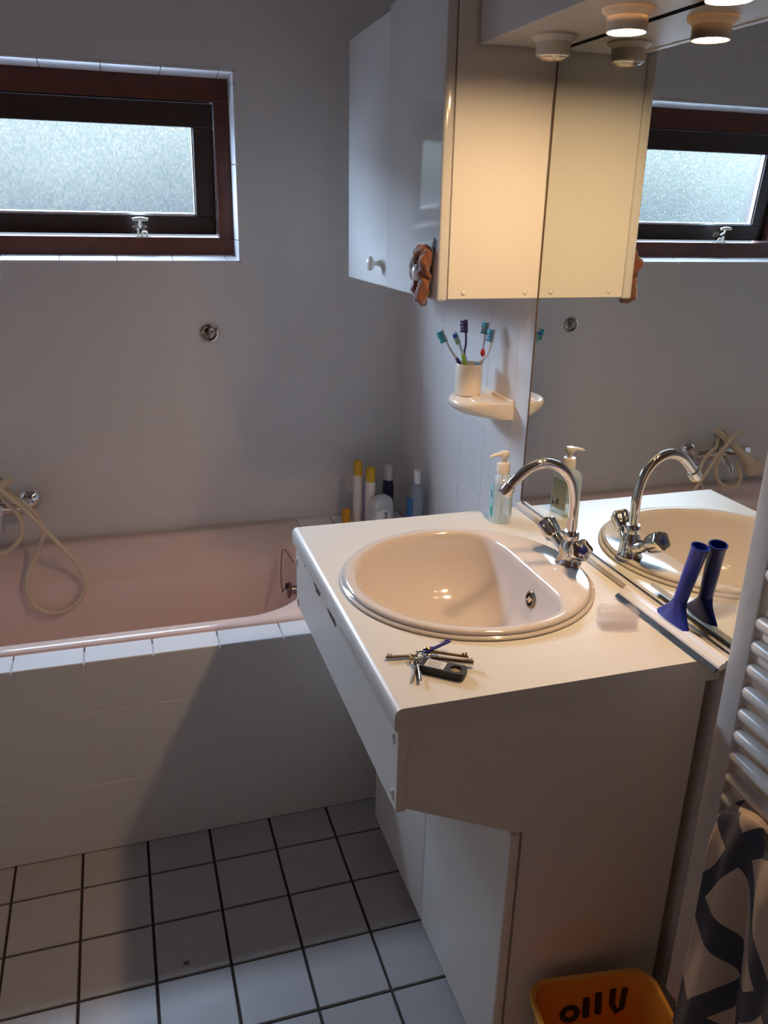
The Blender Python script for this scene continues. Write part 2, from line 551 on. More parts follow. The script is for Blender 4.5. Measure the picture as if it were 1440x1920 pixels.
bm = nb()
for b in ((XL - .1, WX0 - .0041, -.05, ZC), (WX1 + .0041, 0.1, -.05, ZC), (WX0 - .0041, WX1 + .0041, -.05, WZ0 - .0041), (WX0 - .0041, WX1 + .0041, WZ1 + .0041, ZC)):
    box(bm, b[0], b[1], 0.0007, 0.22, b[2], b[3])
wall_back = tag(finish('wall_back', bm, 'wall_grout'), kind='structure')
for (x0, x1) in cuts(-1.99, -0.003, GX, TW):
    for (z0, z1) in cuts(0.53, 2.30, GZ, TH):
        rects = [(x0, x1, z0, z1)]
        # cut round the window opening
        if x1 > WX0 and x0 < WX1 and z1 > WZ0 and z0 < WZ1:
            rects = []
            if z0 < WZ0: rects.append((x0, x1, z0, WZ0))
            if z1 > WZ1: rects.append((x0, x1, WZ1, z1))
            za, zb = max(z0, WZ0), min(z1, WZ1)
            if x0 < WX0: rects.append((x0, WX0, za, zb))
            if x1 > WX1: rects.append((WX1, x1, za, zb))
        for a, b, c_, d in rects:
            if b - a > .012 and d - c_ > .012:
                put_tile(wall_back, 'back', ((a + b) / 2, 0.006, (c_ + d) / 2), b - a - .0018, d - c_ - .0018, 0.006, 0.0006, 'wall_tile', 0.0001)

bm = nb(); box(bm, 0.0062, 0.12, YF, 0.22, -.05, ZC)
box(bm, 0.0007, 0.0062, -0.8905, 0.0, .5, 1.41); box(bm, 0.0007, 0.0062, -2.3, -1.644, .0, 1.41)
wall_right = tag(finish('wall_right', bm, 'wall_grout'), kind='structure')
for ya, yb, za, zb in ((-0.895, -0.003, 0.53, 1.40), (-2.30, -1.645, 0.0, 1.40)):
    for (y0, y1) in cuts(ya, yb, GY, TW):
        for (z0, z1) in cuts(za, zb, GZ, TH):
            put_tile(wall_right, 'right', (0.006, (y0 + y1) / 2, (z0 + z1) / 2), y1 - y0 - .0018, z1 - z0 - .0018, 0.006, 0.0006, 'wall_tile', 0.0001)
bm = nb(); box(bm, XL - .1, XL, YF, 0.22, -.05, ZC)
tag(finish('wall_left', bm, 'wall_plain'), kind='structure')
bm = nb(); box(bm, XL - .1, 0.12, YF - .1, YF, -.05, ZC)
tag(finish('wall_front', bm, 'wall_rear'), kind='structure')
bm = nb(); box(bm, XL - .1, 0.12, YF - .1, 0.22, ZC, ZC + .1)
tag(finish('ceiling', bm, 'ceiling_paint'), kind='structure')

# ------------------------------------------------------------------ the window
win = thing('window_1', 'brown wooden top-hung window with rippled obscure glass above the bath', 'window', (0, 0, 0), kind='structure')
def band_tiles(axis, a, b, fixed, depth0, depth1, pitch_o, tilt):
    pass
# white tiles lining the reveal
for (x0, x1) in cuts(WX0, WX1, GX, TW):
    for z, sgn, yin in ((WZ0, 1, 0.018), (WZ1, -1, 0.016)):
        bm = nb()
        d = 0.009
        poly = [(x0 + .001, -0.0015, z), (x0 + .001, -0.0015, z + sgn * d * .6), (x0 + .001, 0.068, z + sgn * yin), (x0 + .001, 0.068, z - sgn * .004), (x0 + .001, 0.006, z - sgn * .004)]
        prism(bm, poly, (x1 - x0 - .002, 0, 0))
        finish('reveal_tile', bm, 'trim_tile', win)
for (z0, z1) in cuts(WZ0, WZ1, GZ, TH):
    for x, sgn in ((WX0, 1), (WX1, -1)):
        bm = nb()
        poly = [(x, -0.0015, z0 + .001), (x + sgn * .005, -0.0015, z0 + .001), (x + sgn * .010, 0.068, z0 + .001), (x - sgn * .004, 0.068, z0 + .001), (x - sgn * .004, 0.006, z0 + .001)]
        prism(bm, poly, (0, 0, z1 - z0 - .002))
        finish('reveal_tile', bm, 'trim_tile', win)
# fixed frame: outer to inner opening
OX0, OX1, OZ0, OZ1 = -1.4785, -0.5015, 1.3405, 1.8485
IX0, IX1, IZ0, IZ1 = -1.4235, -0.5565, 1.409, 1.769
for nme, b in (('frame_rail', (OX0, OX1, OZ0, IZ0)), ('frame_rail', (OX0, OX1, IZ1, OZ1)), ('frame_stile', (OX0, IX0, IZ0, IZ1)), ('frame_stile', (IX1, OX1, IZ0, IZ1))):
    bm = nb(); box(bm, b[0], b[1], 0.066, 0.15, b[2], b[3], bevel=0.002)
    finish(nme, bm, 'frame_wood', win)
# hinged sash, swung a little outwards at the bottom
hz = IZ1 - 0.004
tilt = Matrix.Translation((0, 0.074, hz)) @ Matrix.Rotation(math.radians(5.0), 4, 'X') @ Matrix.Translation((0, -0.074, -hz))
SX0, SX1, SZ0, SZ1 = -1.4205, -0.5595, 1.4155, 1.765
PX0, PX1, PZ0, PZ1 = -1.363, -0.6165, 1.4665, 1.7025
bm = nb()
for b in ((SX0, SX1, SZ0, PZ0), (SX0, SX1, PZ1, SZ1), (SX0, PX0, PZ0, PZ1), (PX1, SX1, PZ0, PZ1)):
    box(bm, b[0], b[1], 0.070, 0.118, b[2], b[3], tilt, bevel=0.0025)
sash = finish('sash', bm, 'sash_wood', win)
bm = nb(); box(bm, PX0 - .006, PX1 + .006, 0.092, 0.097, PZ0 - .006, PZ1 + .006, tilt)
finish('pane', bm, 'frosted_glass', sash)
bm = nb()
box(bm, PX0, PX1, 0.074, 0.092, PZ0, PZ0 + .007, tilt, bevel=.001)
box(bm, PX1 - .004, PX1, 0.078, 0.092, PZ0 + .007, PZ1, tilt)
box(bm, PX0, PX0 + .004, 0.078, 0.092, PZ0 + .007, PZ1, tilt)
finish('glazing_bead', bm, 'bead_alu', sash)
for lx in (-0.778, -1.215):
    bm = nb()
    box(bm, lx - .014, lx + .014, 0.070, 0.074, 1.427, 1.446, tilt, bevel=.001)           # base plate
    tube(bm, [(lx, 0.072, 1.437), (lx - .001, 0.055, 1.444), (lx, 0.050, 1.456)], 0.0035, 8)
    tube(bm, catmull([(lx - .021, 0.048, 1.4575), (lx, 0.046, 1.459), (lx + .021, 0.048, 1.4575)], 4), [.004, .0062, .004], 10)   # handle bar
    finish('latch', bm, 'latch_white', win, True, 40)
    bm = nb()
    box(bm, lx - .010, lx - .004, 0.060, 0.068, 1.407, 1.432, bevel=.001)
    box(bm, lx - .016, lx + .028, 0.056, 0.076, 1.4085, 1.4125, bevel=.001)
    tube(bm, catmull([(lx + .004, .062, 1.4095), (lx + .004, .060, 1.422), (lx + .010, .060, 1.4245), (lx + .016, .060, 1.421), (lx + .017, .062, 1.4095)], 3), .003, 8)
    finish('latch_keep', bm, 'latch_white', win, True, 40)
    for dx in (-.018, .016):
        bm = nb(); lathe(bm, [(0, 0), (.004, 0), (.005, .001), (.003, .003), (0, .003)], (lx + dx, 0.0745, 1.435), (0, -1, 0), 12)
        finish('screw', bm, 'frame_wood', win)
# added flat roof outside, sets how bright the open gap looks
bm = nb(); box(bm, -8, 6, 0.7, 9, 0.6, 0.8)
box(bm, -8, 6, 8.8, 9, 0.8, 1.05)
tag(finish('added_flat_roof', bm, 'added_roof_gravel'), 'added dark gravel flat roof outside, sets the brightness of the window gap', 'added roof')

# added dark house outside, keeps the pane dim while the sky lights the room
nbh = thing('added_dark_house', 'added dark house outside, dims the view through the obscure glass', 'added house', (-2, 8, -3))
bm = nb(); box(bm, -14, 10, 7.5, 9.0, -3, 2.7); finish('wall', bm, 'house_glow_ramp', nbh)
bm = nb(); box(bm, -14.2, 10.2, 7.3, 9.2, 2.7, 2.85); finish('roof_edge', bm, 'house_glow_ramp', nbh)

# ------------------------------------------------------------------ bath surround and tub
sur = thing('bath_surround', 'white tiled bath front with a row of edge tiles on top', 'bath panel', (-1.0, -0.74, 0))
AY, AZ = -0.774, 0.529
bm = nb()
box(bm, -1.995, -0.008, AY + .0007, -0.71, 0, AZ - .008)
box(bm, -0.352, -0.008, -0.71, -0.008, 0.42, AZ - .008)
finish('core', bm, 'wall_grout', sur)
for (x0, x1) in cuts(-1.99, -0.003, GX, TW):
    for (z0, z1) in ((0.0008, 0.1955), (0.1955, 0.3980), (0.3980, AZ - .001)):
        put_tile(sur, 'back', ((x0 + x1) / 2, AY + .007, (z0 + z1) / 2), x1 - x0 - .0018, z1 - z0 - .0018, 0.007, .0006, 'wall_tile', .0001)
    put_tile(sur, 'floor', ((x0 + x1) / 2, (AY - 0.700) / 2, AZ - .008), x1 - x0 - .003, 0.073, 0.008, .0014, 'trim_tile', .0002, 'edge_tile')
for (x0, x1) in cuts(-0.356, -0.003, GX, TW):
    for (y0, y1) in cuts(-0.70, -0.003, -0.70, TW):
        put_tile(sur, 'floor', ((x0 + x1) / 2, (y0 + y1) / 2, AZ - .008), x1 - x0 - .003, y1 - y0 - .003, 0.008, .0014, 'trim_tile', .0002, 'edge_tile')

tub = thing('bathtub', 'dusty pink enamel bathtub set into tiled surround under the window', 'bathtub', (-1.16, -0.37, 0.1))
bm = nb()
def tl(ins, z, r, rear=0.0, end=0.0):
    return [(x, y, z) for x, y in rrect(-1.905 + ins + end, -0.425 - ins - end, -0.655 + ins, -0.075 - ins - rear, r, 10)]
def outl(x0, x1, y0, y1, r, z): return [(x, y, z) for x, y in rrect(x0, x1, y0, y1, r, 10)]
loft(bm, [outl(-1.97, -0.358, -0.699, -0.012, .012, AZ - .03), outl(-1.97, -0.358, -0.699, -0.012, .012, AZ + .002), outl(-1.966, -0.362, -0.695, -0.016, .014, AZ + .006),
          tl(-.006, AZ + .006, .205), tl(0, AZ + .004, .2), tl(.005, AZ - .004, .195), tl(.010, AZ - .020, .19, .03), tl(.016, AZ - .045, .185, .062), tl(.021, AZ - .066, .18, .068),
          tl(.032, AZ - .15, .17, .072, .008), tl(.045, AZ - .28, .16, .075, .03), tl(.062, AZ - .36, .15, .075, .06), tl(.10, AZ - .40, .12, .07, .12), tl(.16, AZ - .41, .06, .05, .2)])
finish('shell', bm, 'tub_enamel', tub, True, 50)
# overflow fitting, plug wire and plug at the right-hand end
bm = nb(); lathe(bm, [(.012, -.01), (.012, .010), (.0, .010)], (-0.450, -0.430, 0.482), (-1, 0, .12), 20)
finish('overflow_neck', bm, 'dark_chrome', tub, True, 40)
bm = nb(); lathe(bm, [(0, 0), (.021, 0), (.024, .003), (.023, .006), (.008, .008), (0, .008)], (-.4605, -.430, .483), (-1, .05, .14), 28)
plg = finish('plug', bm, 'plug_rubber', tub, True, 40)
bm = nb(); tube(bm, [(-.469, -.420, .500), (-.471, -.424, .494), (-.471, -.428, .489)], .004, 8)
finish('plug_eye', bm, 'hole_dark', plg, True)
bm = nb()
tube(bm, catmull([(-.446, -.400, .5545), (-.448, -.340, .5545), (-.449, -.300, .551), (-.4515, -.268, .537), (-.4545, -.2705, .518), (-.4595, -.284, .491), (-.4685, -.328, .470), (-.4725, -.368, .453), (-.4735, -.374, .455), (-.4725, -.385, .462), (-.467, -.385, .470), (-.468, -.412, .478)], 5), .0017, 6)
finish('plug_wire', bm, 'rubber_wire', tub, True)

# ------------------------------------------------------------------ bath mixer, hose and hand shower
tap = thing('bath_mixer', 'chrome wall bath mixer with cream shower hose above tub', 'tap', (-1.23, -0.01, 0.67))
for rx in (-1.157, -1.31):
    bm = nb(); lathe(bm, [(.036, 0), (.036, .003), (.033, .012), (.024, .021), (.013, .026), (.012, .05), (0, .05)], (rx, -0.0005, 0.668), (0, -1, 0), 28)
    finish('rosette', bm, 'chrome', tap, True, 40)
bm = nb()
tube(bm, [(-1.345, -.062, .668), (-1.335, -.062, .668), (-1.33, -.062, .668), (-1.155, -.062, .668), (-1.147, -.062, .668)], [.016, .021, .021, .021, .016], 20)
tube(bm, catmull([(-1.235, -.062, .668), (-1.235, -.10, .664), (-1.235, -.145, .640), (-1.235, -.155, .625)], 4), [.017, .015, .013, .013], 16)
finish('body', bm, 'chrome', tap, True, 40)
for hx, s in ((-1.355, -1), ):
    bm = nb(); lathe(bm, [(.012, 0), (.023, .004), (.025, .012), (.023, .032), (.014, .037), (0, .037)], (hx - s * .01, -.062, .668), (s, 0, 0), 8)
    finish('handle', bm, 'chrome', tap, True, 30)
bm = nb()
tube(bm, [(-1.235, -.062, .685), (-1.235, -.075, .715), (-1.225, -.085, .735)], .010, 12)
lathe(bm, [(.019, -.014), (.021, 0), (.019, .014)], (-1.222, -.09, .745), (1, -.1, .55), 16)
finish('cradle', bm, 'dark_chrome', tap, True, 40)
hp = [(-1.2462, -0.17, 0.7809), (-1.2092, -0.17, 0.758), (-1.1915, -0.17, 0.738), (-1.1558, -0.17, 0.6957), (-1.1191, -0.18, 0.6482), (-1.0762, -0.185, 0.5891), (-1.0389, -0.19, 0.5342), (-1.0206, -0.19, 0.485), (-1.0181, -0.19, 0.4506), (-1.0364, -0.195, 0.416), (-1.0684, -0.20, 0.3917), (-1.1066, -0.20, 0.3814), (-1.1419, -0.20, 0.394), (-1.1677, -0.195, 0.427), (-1.1737, -0.185, 0.4766), (-1.1578, -0.17, 0.521), (-1.1366, -0.15, 0.5585), (-1.1202, -0.135, 0.6046), (-1.1263, -0.13, 0.6512), (-1.1525, -0.13, 0.6923), (-1.1768, -0.13, 0.7139), (-1.205, -0.10, 0.735)]
bm = nb(); tube(bm, catmull(hp, 5), .0066, 10)
hose = finish('hose', bm, 'hose_cream', tap, True)
hq = [(-1.235, -0.13, 0.762), (-1.2022, -0.15, 0.7151), (-1.1784, -0.16, 0.6862), (-1.1668, -0.16, 0.6452), (-1.1768, -0.16, 0.609), (-1.2027, -0.16, 0.5791), (-1.2351, -0.16, 0.5646), (-1.2771, -0.155, 0.5693), (-1.30, -.14, .60), (-1.296, -.11, .64)]
bm = nb(); tube(bm, catmull(hq, 5), .0066, 10)
finish('hose', bm, 'hose_cream', tap, True)
hs = thing('hand_shower', 'cream hand shower with black face lying in the bath mixer cradle', 'shower head', (-1.24, -.13, .69))
bm = nb(); tube(bm, catmull([(-1.185, -.113, .770), (-1.22, -.116, .745), (-1.28, -.125, .695), (-1.335, -.135, .645)], 5), [.011, .013, .013, .016, .024], 16)
finish('handle', bm, 'hose_cream', hs, True, 40)
bm = nb(); lathe(bm, [(.020, -.012), (.034, .004), (.037, .014), (.036, .026)], (-1.340, -.137, .638), (-.78, -.12, -.58), 28)
finish('head', bm, 'hose_cream', hs, True, 40)
bm = nb(); lathe(bm, [(0, .0275), (.0335, .0275), (.034, .020)], (-1.340, -.137, .638), (-.78, -.12, -.58), 28)
finish('face', bm, 'rubber_black', hs, True, 40)

# round chrome wall fitting
kn = thing('shower_rail_socket', 'small round chrome fitting on the tiled wall below the window', 'wall fitting', (-.6065, 0, 1.144))
bm = nb(); lathe(bm, [(.027, 0), (.0275, .003), (.026, .006), (.022, .007), (.020, .004), (.016, .003)], (-.6065, -.0002, 1.144), (0, -1, 0), 36, cap=False)
finish('ring', bm, 'chrome', kn, True, 40)
bm = nb(); lathe(bm, [(.0205, .0015), (.019, .0035), (.012, .007), (0, .008)], (-.6065, -.0002, 1.144), (0, -1, 0), 28)
finish('dome', bm, 'dark_chrome', kn, True, 60)
bm = nb(); box(bm, -.6095, -.6035, -.0135, -.006, 1.133, 1.160, bevel=.001)
finish('lug', bm, 'dark_chrome', kn)
# ------------------------------------------------------------------ wall cabinet
wc = thing('wall_cabinet', 'white two-door wall cabinet lit warm on its side beside mirror', 'cabinet', (0, -0.893, 1.332), Matrix.Rotation(math.radians(-0.9), 4, 'X'))
W = ROOT[wc.name]
CW, CH_, CD = 0.708, 0.588, 0.210      # width along y, height, depth (local coordinates)
def lbox(b, *a, **k):
    vs = box(b, *a, **k)
    for v in vs: v.co = W @ v.co
bm = nb(); lbox(bm, -CD, -.0, 0, .016, 0, CH_, bevel=.001)
side = finish('side_panel', bm, 'laminate', wc)
bm = nb(); lbox(bm, -CD, -.0, CW - .016, CW, 0, CH_, bevel=.001)
finish('side_panel', bm, 'laminate', wc)
bm = nb(); lbox(bm, -CD, -.0, .016, CW - .016, .004, .020)
finish('bottom_panel', bm, 'laminate', wc)
bm = nb(); lbox(bm, -CD, -.0, .016, CW - .016, CH_ - .016, CH_)
finish('top_panel', bm, 'laminate', wc)
bm = nb(); lbox(bm, -.006, -.0, .016, CW - .016, .02, CH_ - .016)
finish('back_panel', bm, 'laminate', wc)
for px_ in (-.176, -.035):
    bm = nb(); lathe(bm, [(.0055, 0), (.005, .0012), (0, .0022)], W @ Vector((px_, 0, .012)), (0, -1, 0), 16)
    finish('screw_cap', bm, 'laminate', wc, True)
def cab_door(y0, y1, z0, z1, xf):
    bm = nb(); lbox(bm, xf, -CD - .002, y0, y1, z0, z1, bevel=.005, seg=4)
    return finish('door', bm, 'door_gloss', wc, True, 35)
def knob(parent, y, z, xf):
    p = W @ Vector((xf, y, z))
    bm = nb(); lathe(bm, [(.010, 0), (.009, .002), (.006, .006), (.0058, .016), (.009, .019), (.0155, .022), (.0175, .027), (.0155, .032), (.008, .036), (0, .037)], p, (-1, 0, 0), 24)
    return finish('knob', bm, 'knob_white', parent, True, 60)
d1 = cab_door(-.002, .350, -.004, CH_ + .012, -CD - .024)
d2 = cab_door(.353, CW, -.004, CH_ + .002, -CD - .021)
k1 = knob(d1, .052, .050, -CD - .024)
k2 = knob(d2, .402, .050, -CD - .021)
# little flower sticker on the near door
bm = nb()
c0 = W @ Vector((-CD - .0242, .022, .108))
for i in range(7):
    a = 2 * PI * i / 7
    lathe(bm, [(.0042, 0), (.0040, .0006), (0, .0008)], c0 + Vector((0, .0085 * math.cos(a), .0095 * math.sin(a))), (-1, 0, 0), 8)
    tube(bm, [c0 + Vector((-.0004, .002 * math.cos(a), .002 * math.sin(a))), c0 + Vector((-.0004, .008 * math.cos(a + .3), .009 * math.sin(a + .3)))], .0007, 5)
tube(bm, [c0 + Vector((-.0004, 0, -.008)), c0 + Vector((-.0004, -.006, -.020))], .0008, 5)
finish('flower_sticker', bm, 'sticker_dark', d1)
bm = nb(); lathe(bm, [(.0026, 0), (.0024, .0008), (0, .001)], c0, (-1, 0, 0), 10)
finish('flower_centre', bm, 'brush_red', d1)

# velvet hair tie on the near knob
kc = W @ Vector((-CD - .024 - .017, .052, .050))
bm = nb()
U, V = 72, 20
rings = []
for i in range(U):
    a = 2 * PI * i / U
    ruff = 1 + .32 * math.sin(7 * a + .8) + .20 * math.sin(12 * a + 2)
    Rm = .0265 + .006 * math.sin(3 * a + 1.0) + (.010 * max(0, math.sin(a)) if True else 0)
    Rm += .008 * max(0, -math.sin(a))
    off = Vector((-.004 * math.sin(5 * a), 0, 0))
    cen = kc + Vector((0, Rm * .82 * math.cos(a), Rm * 1.22 * math.sin(a) - .004)) + off
    rad = Vector((0, math.cos(a), math.sin(a)))
    ring = []
    for j in range(V):
        b = 2 * PI * j / V
        mr = .0125 * (1 + .28 * math.sin(2 * b + 5 * a) * ruff * .6 + .22 * math.sin(9 * a + 3 * b))
        p_ = cen + rad * (mr * 1.15 * math.cos(b)) + Vector((-mr * 1.05 * math.sin(b), 0, 0))
        nv = mnoise.noise_vector(p_ * 75)
        p_ = p_ + Vector((nv.x * .3, nv.y, nv.z)) * .007
        if p_.x > kc.x + .014: p_.x = kc.x + .014
        ring.append(bm.verts.new(p_))
    rings.append(ring)
for i in range(U):
    a, b = rings[i], rings[(i + 1) % U]
    for j in range(V):
        k = (j + 1) % V
        bm.faces.new((a[j], a[k], b[k], b[j]))
tag(finish('hair_tie', bm, 'velvet', None, True), 'brown velvet scrunchie hung over the near cabinet knob', 'scrunchie')

# ------------------------------------------------------------------ mirror, light canopy, spotlights
mir = thing('wall_mirror', 'large frameless wall mirror above the washbasin counter', 'mirror', (0, -1.26, .872))
bm = nb(); box(bm, -.004, .0055, -1.642, -0.8915, 0.874, 1.806)
finish('glass', bm, 'mirror_glass', mir)
bm = nb(); box(bm, -.017, -.0045, -1.640, -0.895, 0.8585, 0.8705, bevel=.0015)
finish('base_strip', bm, 'canopy_white', mir)

bm = nb(); box(bm, -.0052, .0, -.8972, -.8944, .874, 1.80)
finish('edge_strip', bm, 'chip_brown', mir)
can = thing('light_canopy', 'white boxed light canopy fixed over the mirror', 'light canopy', (-.09, -1.27, 1.8))
bm = nb(); box(bm, -.170, -.154, -1.642, -0.896, 1.799, 2.06, bevel=.001)
finish('fascia', bm, 'canopy_white', can)
bm = nb(); box(bm, -.154, -.0125, -1.642, -0.8955, 1.8005, 1.8145)
finish('underside', bm, 'canopy_white', can)
bm = nb(); box(bm, -.154, .0055, -1.642, -0.896, 2.044, 2.06)
finish('top_board', bm, 'canopy_white', can)
bm = nb(); box(bm, -.154, .0055, -1.642, -1.626, 1.8145, 2.044)
finish('end_board', bm, 'canopy_white', can)

def spotlight(y, lit, label):
    t = thing('spotlight', label, 'spotlight', (-.081, y, 1.80), group='spotlights under the canopy')
    bm = nb(); lathe(bm, [(0, 1.8003), (.040, 1.8003), (.040, 1.797), (.034, 1.792), (.031, 1.789), (.0305, 1.7695), (.0295, 1.7682), (.0283, 1.7690), (.028, 1.785)], (-.081, y, 0), (0, 0, 1), 32, cap=False)
    bmesh.ops.holes_fill(bm, edges=[e for e in bm.edges if e.is_boundary][:0], sides=0)
    finish('holder', bm, 'lamp_socket', t, True, 35)
    bm = nb(); lathe(bm, [(.0278, 1.788), (.0276, 1.7725), (.024, 1.7712), (.014, 1.7702), (0, 1.7698)], (-.081, y, 0), (0, 0, 1), 28)
    if not lit:
        bm.free(); bm = nb(); lathe(bm, [(.0278, 1.788), (.0276, 1.7705), (.0255, 1.7650), (.017, 1.7608), (.008, 1.7595), (0, 1.7592)], (-.081, y, 0), (0, 0, 1), 28)
    finish('bulb', bm, 'bulb_lit' if lit else 'bulb_off', t, True)
    if not lit:
        bm = nb(); lathe(bm, [(.0288, 1.7690), (.0292, 1.7672), (.0268, 1.7655), (.0262, 1.7668), (.0275, 1.7690)], (-.081, y, 0), (0, 0, 1), 28, cap=False)
        finish('bulb_rim', bm, 'chrome', t, True)
mat('bulb_off', (0.62, 0.55, 0.47), 0.10, metal=0.85, vary=0.3, scale=70)
spotlight(-1.020, False, 'unlit spotlight under the canopy next to the wall cabinet')
spotlight(-1.2545, True, 'glowing spotlight under the canopy, second from the wall cabinet')
spotlight(-1.490, True, 'glowing spotlight under the canopy, cut by the picture top')

# ------------------------------------------------------------------ vanity: worktop, cabinet
CX0, CY0, CY1, CZ = -0.544, -1.603, -0.892, 0.857
BC = Vector((-0.283, -1.232, 0)); BR = 0.233
bm = nb()
HR = 0.215
def rect_hit(a, x0, x1, y0, y1):
    dx, dy = math.cos(a), math.sin(a); t = 1e9
    if dx > 1e-9: t = min(t, (x1 - BC.x) / dx)
    if dx < -1e-9: t = min(t, (x0 - BC.x) / dx)
    if dy > 1e-9: t = min(t, (y1 - BC.y) / dy)
    if dy < -1e-9: t = min(t, (y0 - BC.y) / dy)
    return (BC.x + dx * t, BC.y + dy * t)
rx0, rx1 = CX0 + .014, -.0005
angs = [2 * PI * i / 72 for i in range(72)] + [math.atan2(y - BC.y, x - BC.x) % (2 * PI) for x in (rx0, rx1) for y in (CY0, CY1)]
angs = sorted(set(round(a, 6) for a in angs))
loops = []
zt, zb = CZ, CZ - .040
outer = [rect_hit(a, rx0, rx1, CY0, CY1) for a in angs]
inner = [(BC.x + HR * math.cos(a), BC.y + HR * math.sin(a)) for a in angs]
loops = [[(x, y, zt) for x, y in inner], [(x, y, zt) for x, y in outer], [(x, y, zb) for x, y in outer], [(x, y, zb) for x, y in inner], [(x, y, zt) for x, y in inner]]
loft(bm, loops, False, False)
bmesh.ops.remove_doubles(bm, verts=bm.verts, dist=1e-6)
# rounded front nose
pr_ = [(rx0, zt), ] + [(CX0 + .012 - .012 * math.sin(PI / 2 * k / 5), zt - .012 + .012 * math.cos(PI / 2 * k / 5)) for k in range(6)] + [(CX0 + .012 - .012 * math.cos(PI / 2 * k / 4), zb + .009 - .009 * math.sin(PI / 2 * k / 4)) for k in range(5)] + [(rx0, zb)]
prism(bm, [(x, CY0, z) for x, z in pr_], (0, CY1 - CY0, 0))
tag(finish('countertop', bm, 'counter_lam', None, True, 30), 'off-white laminate washbasin countertop with rounded front edge', 'countertop')

van = thing('vanity_cabinet', 'white vanity cabinet with deep front panel and recessed lower doors', 'cabinet', (-.2, -1.245, 0))
XS = -0.018
def side_poly(y): return [(-0.520, y, .816), (XS, y, .816), (XS, y, .5855), (-.330, y, .5855), (-.520, y, .677)]
bm = nb(); prism(bm, side_poly(-1.595), (0, .016, 0)); finish('side_panel', bm, 'laminate', van)
bm = nb(); prism(bm, side_poly(-.908), (0, .016, 0)); finish('side_panel', bm, 'laminate', van)
bm = nb(); box(bm, -.536, -.5205, -1.597, -.892, .674, .8165, bevel=.0015); fp = finish('front_panel', bm, 'laminate', van)
bm = nb(); prism(bm, [(-.519, -1.578, .679), (-.330, -1.578, .5875), (-.330, -1.578, .5995), (-.519, -1.578, .691)], (0, .670, 0)); finish('sloping_bottom', bm, 'laminate', van)
bm = nb(); box(bm, -.320, XS, -1.594, -1.578, 0, .5845); finish('lower_side_panel', bm, 'laminate', van)
bm = nb(); box(bm, -.320, XS, -.908, -.892, 0, .5845); finish('lower_side_panel', bm, 'laminate', van)
bm = nb(); box(bm, -.318, XS, -1.577, -.909, .045, .060); finish('lower_shelf', bm, 'laminate', van)
bm = nb(); box(bm, -.318, -.303, -1.577, -.909, .0, .044); finish('plinth', bm, 'laminate', van)
for y0, y1 in ((-1.596, -1.240), (-1.236, -.893)):
    bm = nb(); box(bm, -.343, -.3245, y0, y1, .046, .583, bevel=.003, seg=3)
    finish('door', bm, 'laminate', van, True, 35)
# fittings and damage on the front panel
for y, z in ((-1.578, .797), (-1.580, .699), (-.905, .785), (-.908, .690)):
    bm = nb(); lathe(bm, [(.0058, 0), (.0054, .0015), (.003, .003), (0, .0034)], (-.5362, y, z), (-1, 0, 0), 14)
    lathe(bm, [(.0035, 0), (.003, .0012), (0, .0014)], (-.5362, y - .001, z - .010), (-1, 0, 0), 10)
    finish('screw_cap', bm, 'knob_white', fp, True)
for yc, l in ((-1.100, .054), (-1.217, .060)):
    bm = nb(); n = 18; top = []; 
    for k in range(n):
        a = 2 * PI * k / n
        rr = 1 + .28 * math.sin(3 * a + yc * 40) + .2 * math.sin(5 * a)
        top.append((-.5366, yc + l / 2 * math.cos(a) * rr, .8045 + .0078 * math.sin(a) * rr - .0025 * math.cos(a)))
    prism(bm, top, (.0006, 0, 0))
    finish('chipped_patch', bm, 'chip_brown', fp)
bm = nb(); lathe(bm, [(.0028, 0), (.0026, .0006), (0, .0006)], (-.5362, -.985, .807), (-1, 0, 0), 10); finish('screw_hole', bm, 'hole_dark', fp)

# ------------------------------------------------------------------ washbasin
bas = thing('washbasin', 'round cream ceramic drop-in washbasin in the countertop', 'washbasin', (BC.x, BC.y, CZ))
bm = nb(); N = 96
def open_r(a, R=.207, ch=.128, p=9):
    c_ = math.cos(a)
    if c_ <= 0.05: return R
    q = ch / c_
    return (R ** -p + q ** -p) ** (-1 / p)
def ring(f, z): return [(BC.x + f(2 * PI * i / N) * math.cos(2 * PI * i / N), BC.y + f(2 * PI * i / N) * math.sin(2 * PI * i / N), z) for i in range(N)]
R0 = BR
loft(bm, [ring(lambda a: R0 - .022, CZ - .002), ring(lambda a: R0 + .001, CZ + .0006), ring(lambda a: R0 + .0032, CZ + .0022), ring(lambda a: R0 + .0032, CZ + .0040), ring(lambda a: R0 + .001, CZ + .0058), ring(lambda a: R0 - .0046, CZ + .0066), ring(lambda a: R0 - .0052, CZ + .0078),
          ring(lambda a: R0 - .0036, CZ + .0095), ring(lambda a: R0 - .0040, CZ + .0116), ring(lambda a: R0 - .0065, CZ + .0136), ring(lambda a: R0 - .011, CZ + .0145), ring(lambda a: max(open_r(a) + .006, R0 - .018 if math.cos(a) < .5 else 0), CZ + .0140),
          ring(lambda a: open_r(a) + .002, CZ + .0125), ring(lambda a: open_r(a) - .002, CZ + .008), ring(lambda a: open_r(a, .203, .124), CZ - .004), ring(lambda a: open_r(a, .196, .119), CZ - .035),
          ring(lambda a: open_r(a, .183, .113, 7), CZ - .070), ring(lambda a: open_r(a, .160, .104, 6), CZ - .100), ring(lambda a: open_r(a, .125, .09, 5), CZ - .122), ring(lambda a: open_r(a, .08, .07, 4), CZ - .134), ring(lambda a: .035, CZ - .139), ring(lambda a: .022, CZ - .142)])
finish('bowl', bm, 'basin_ceramic', bas, True, 70)
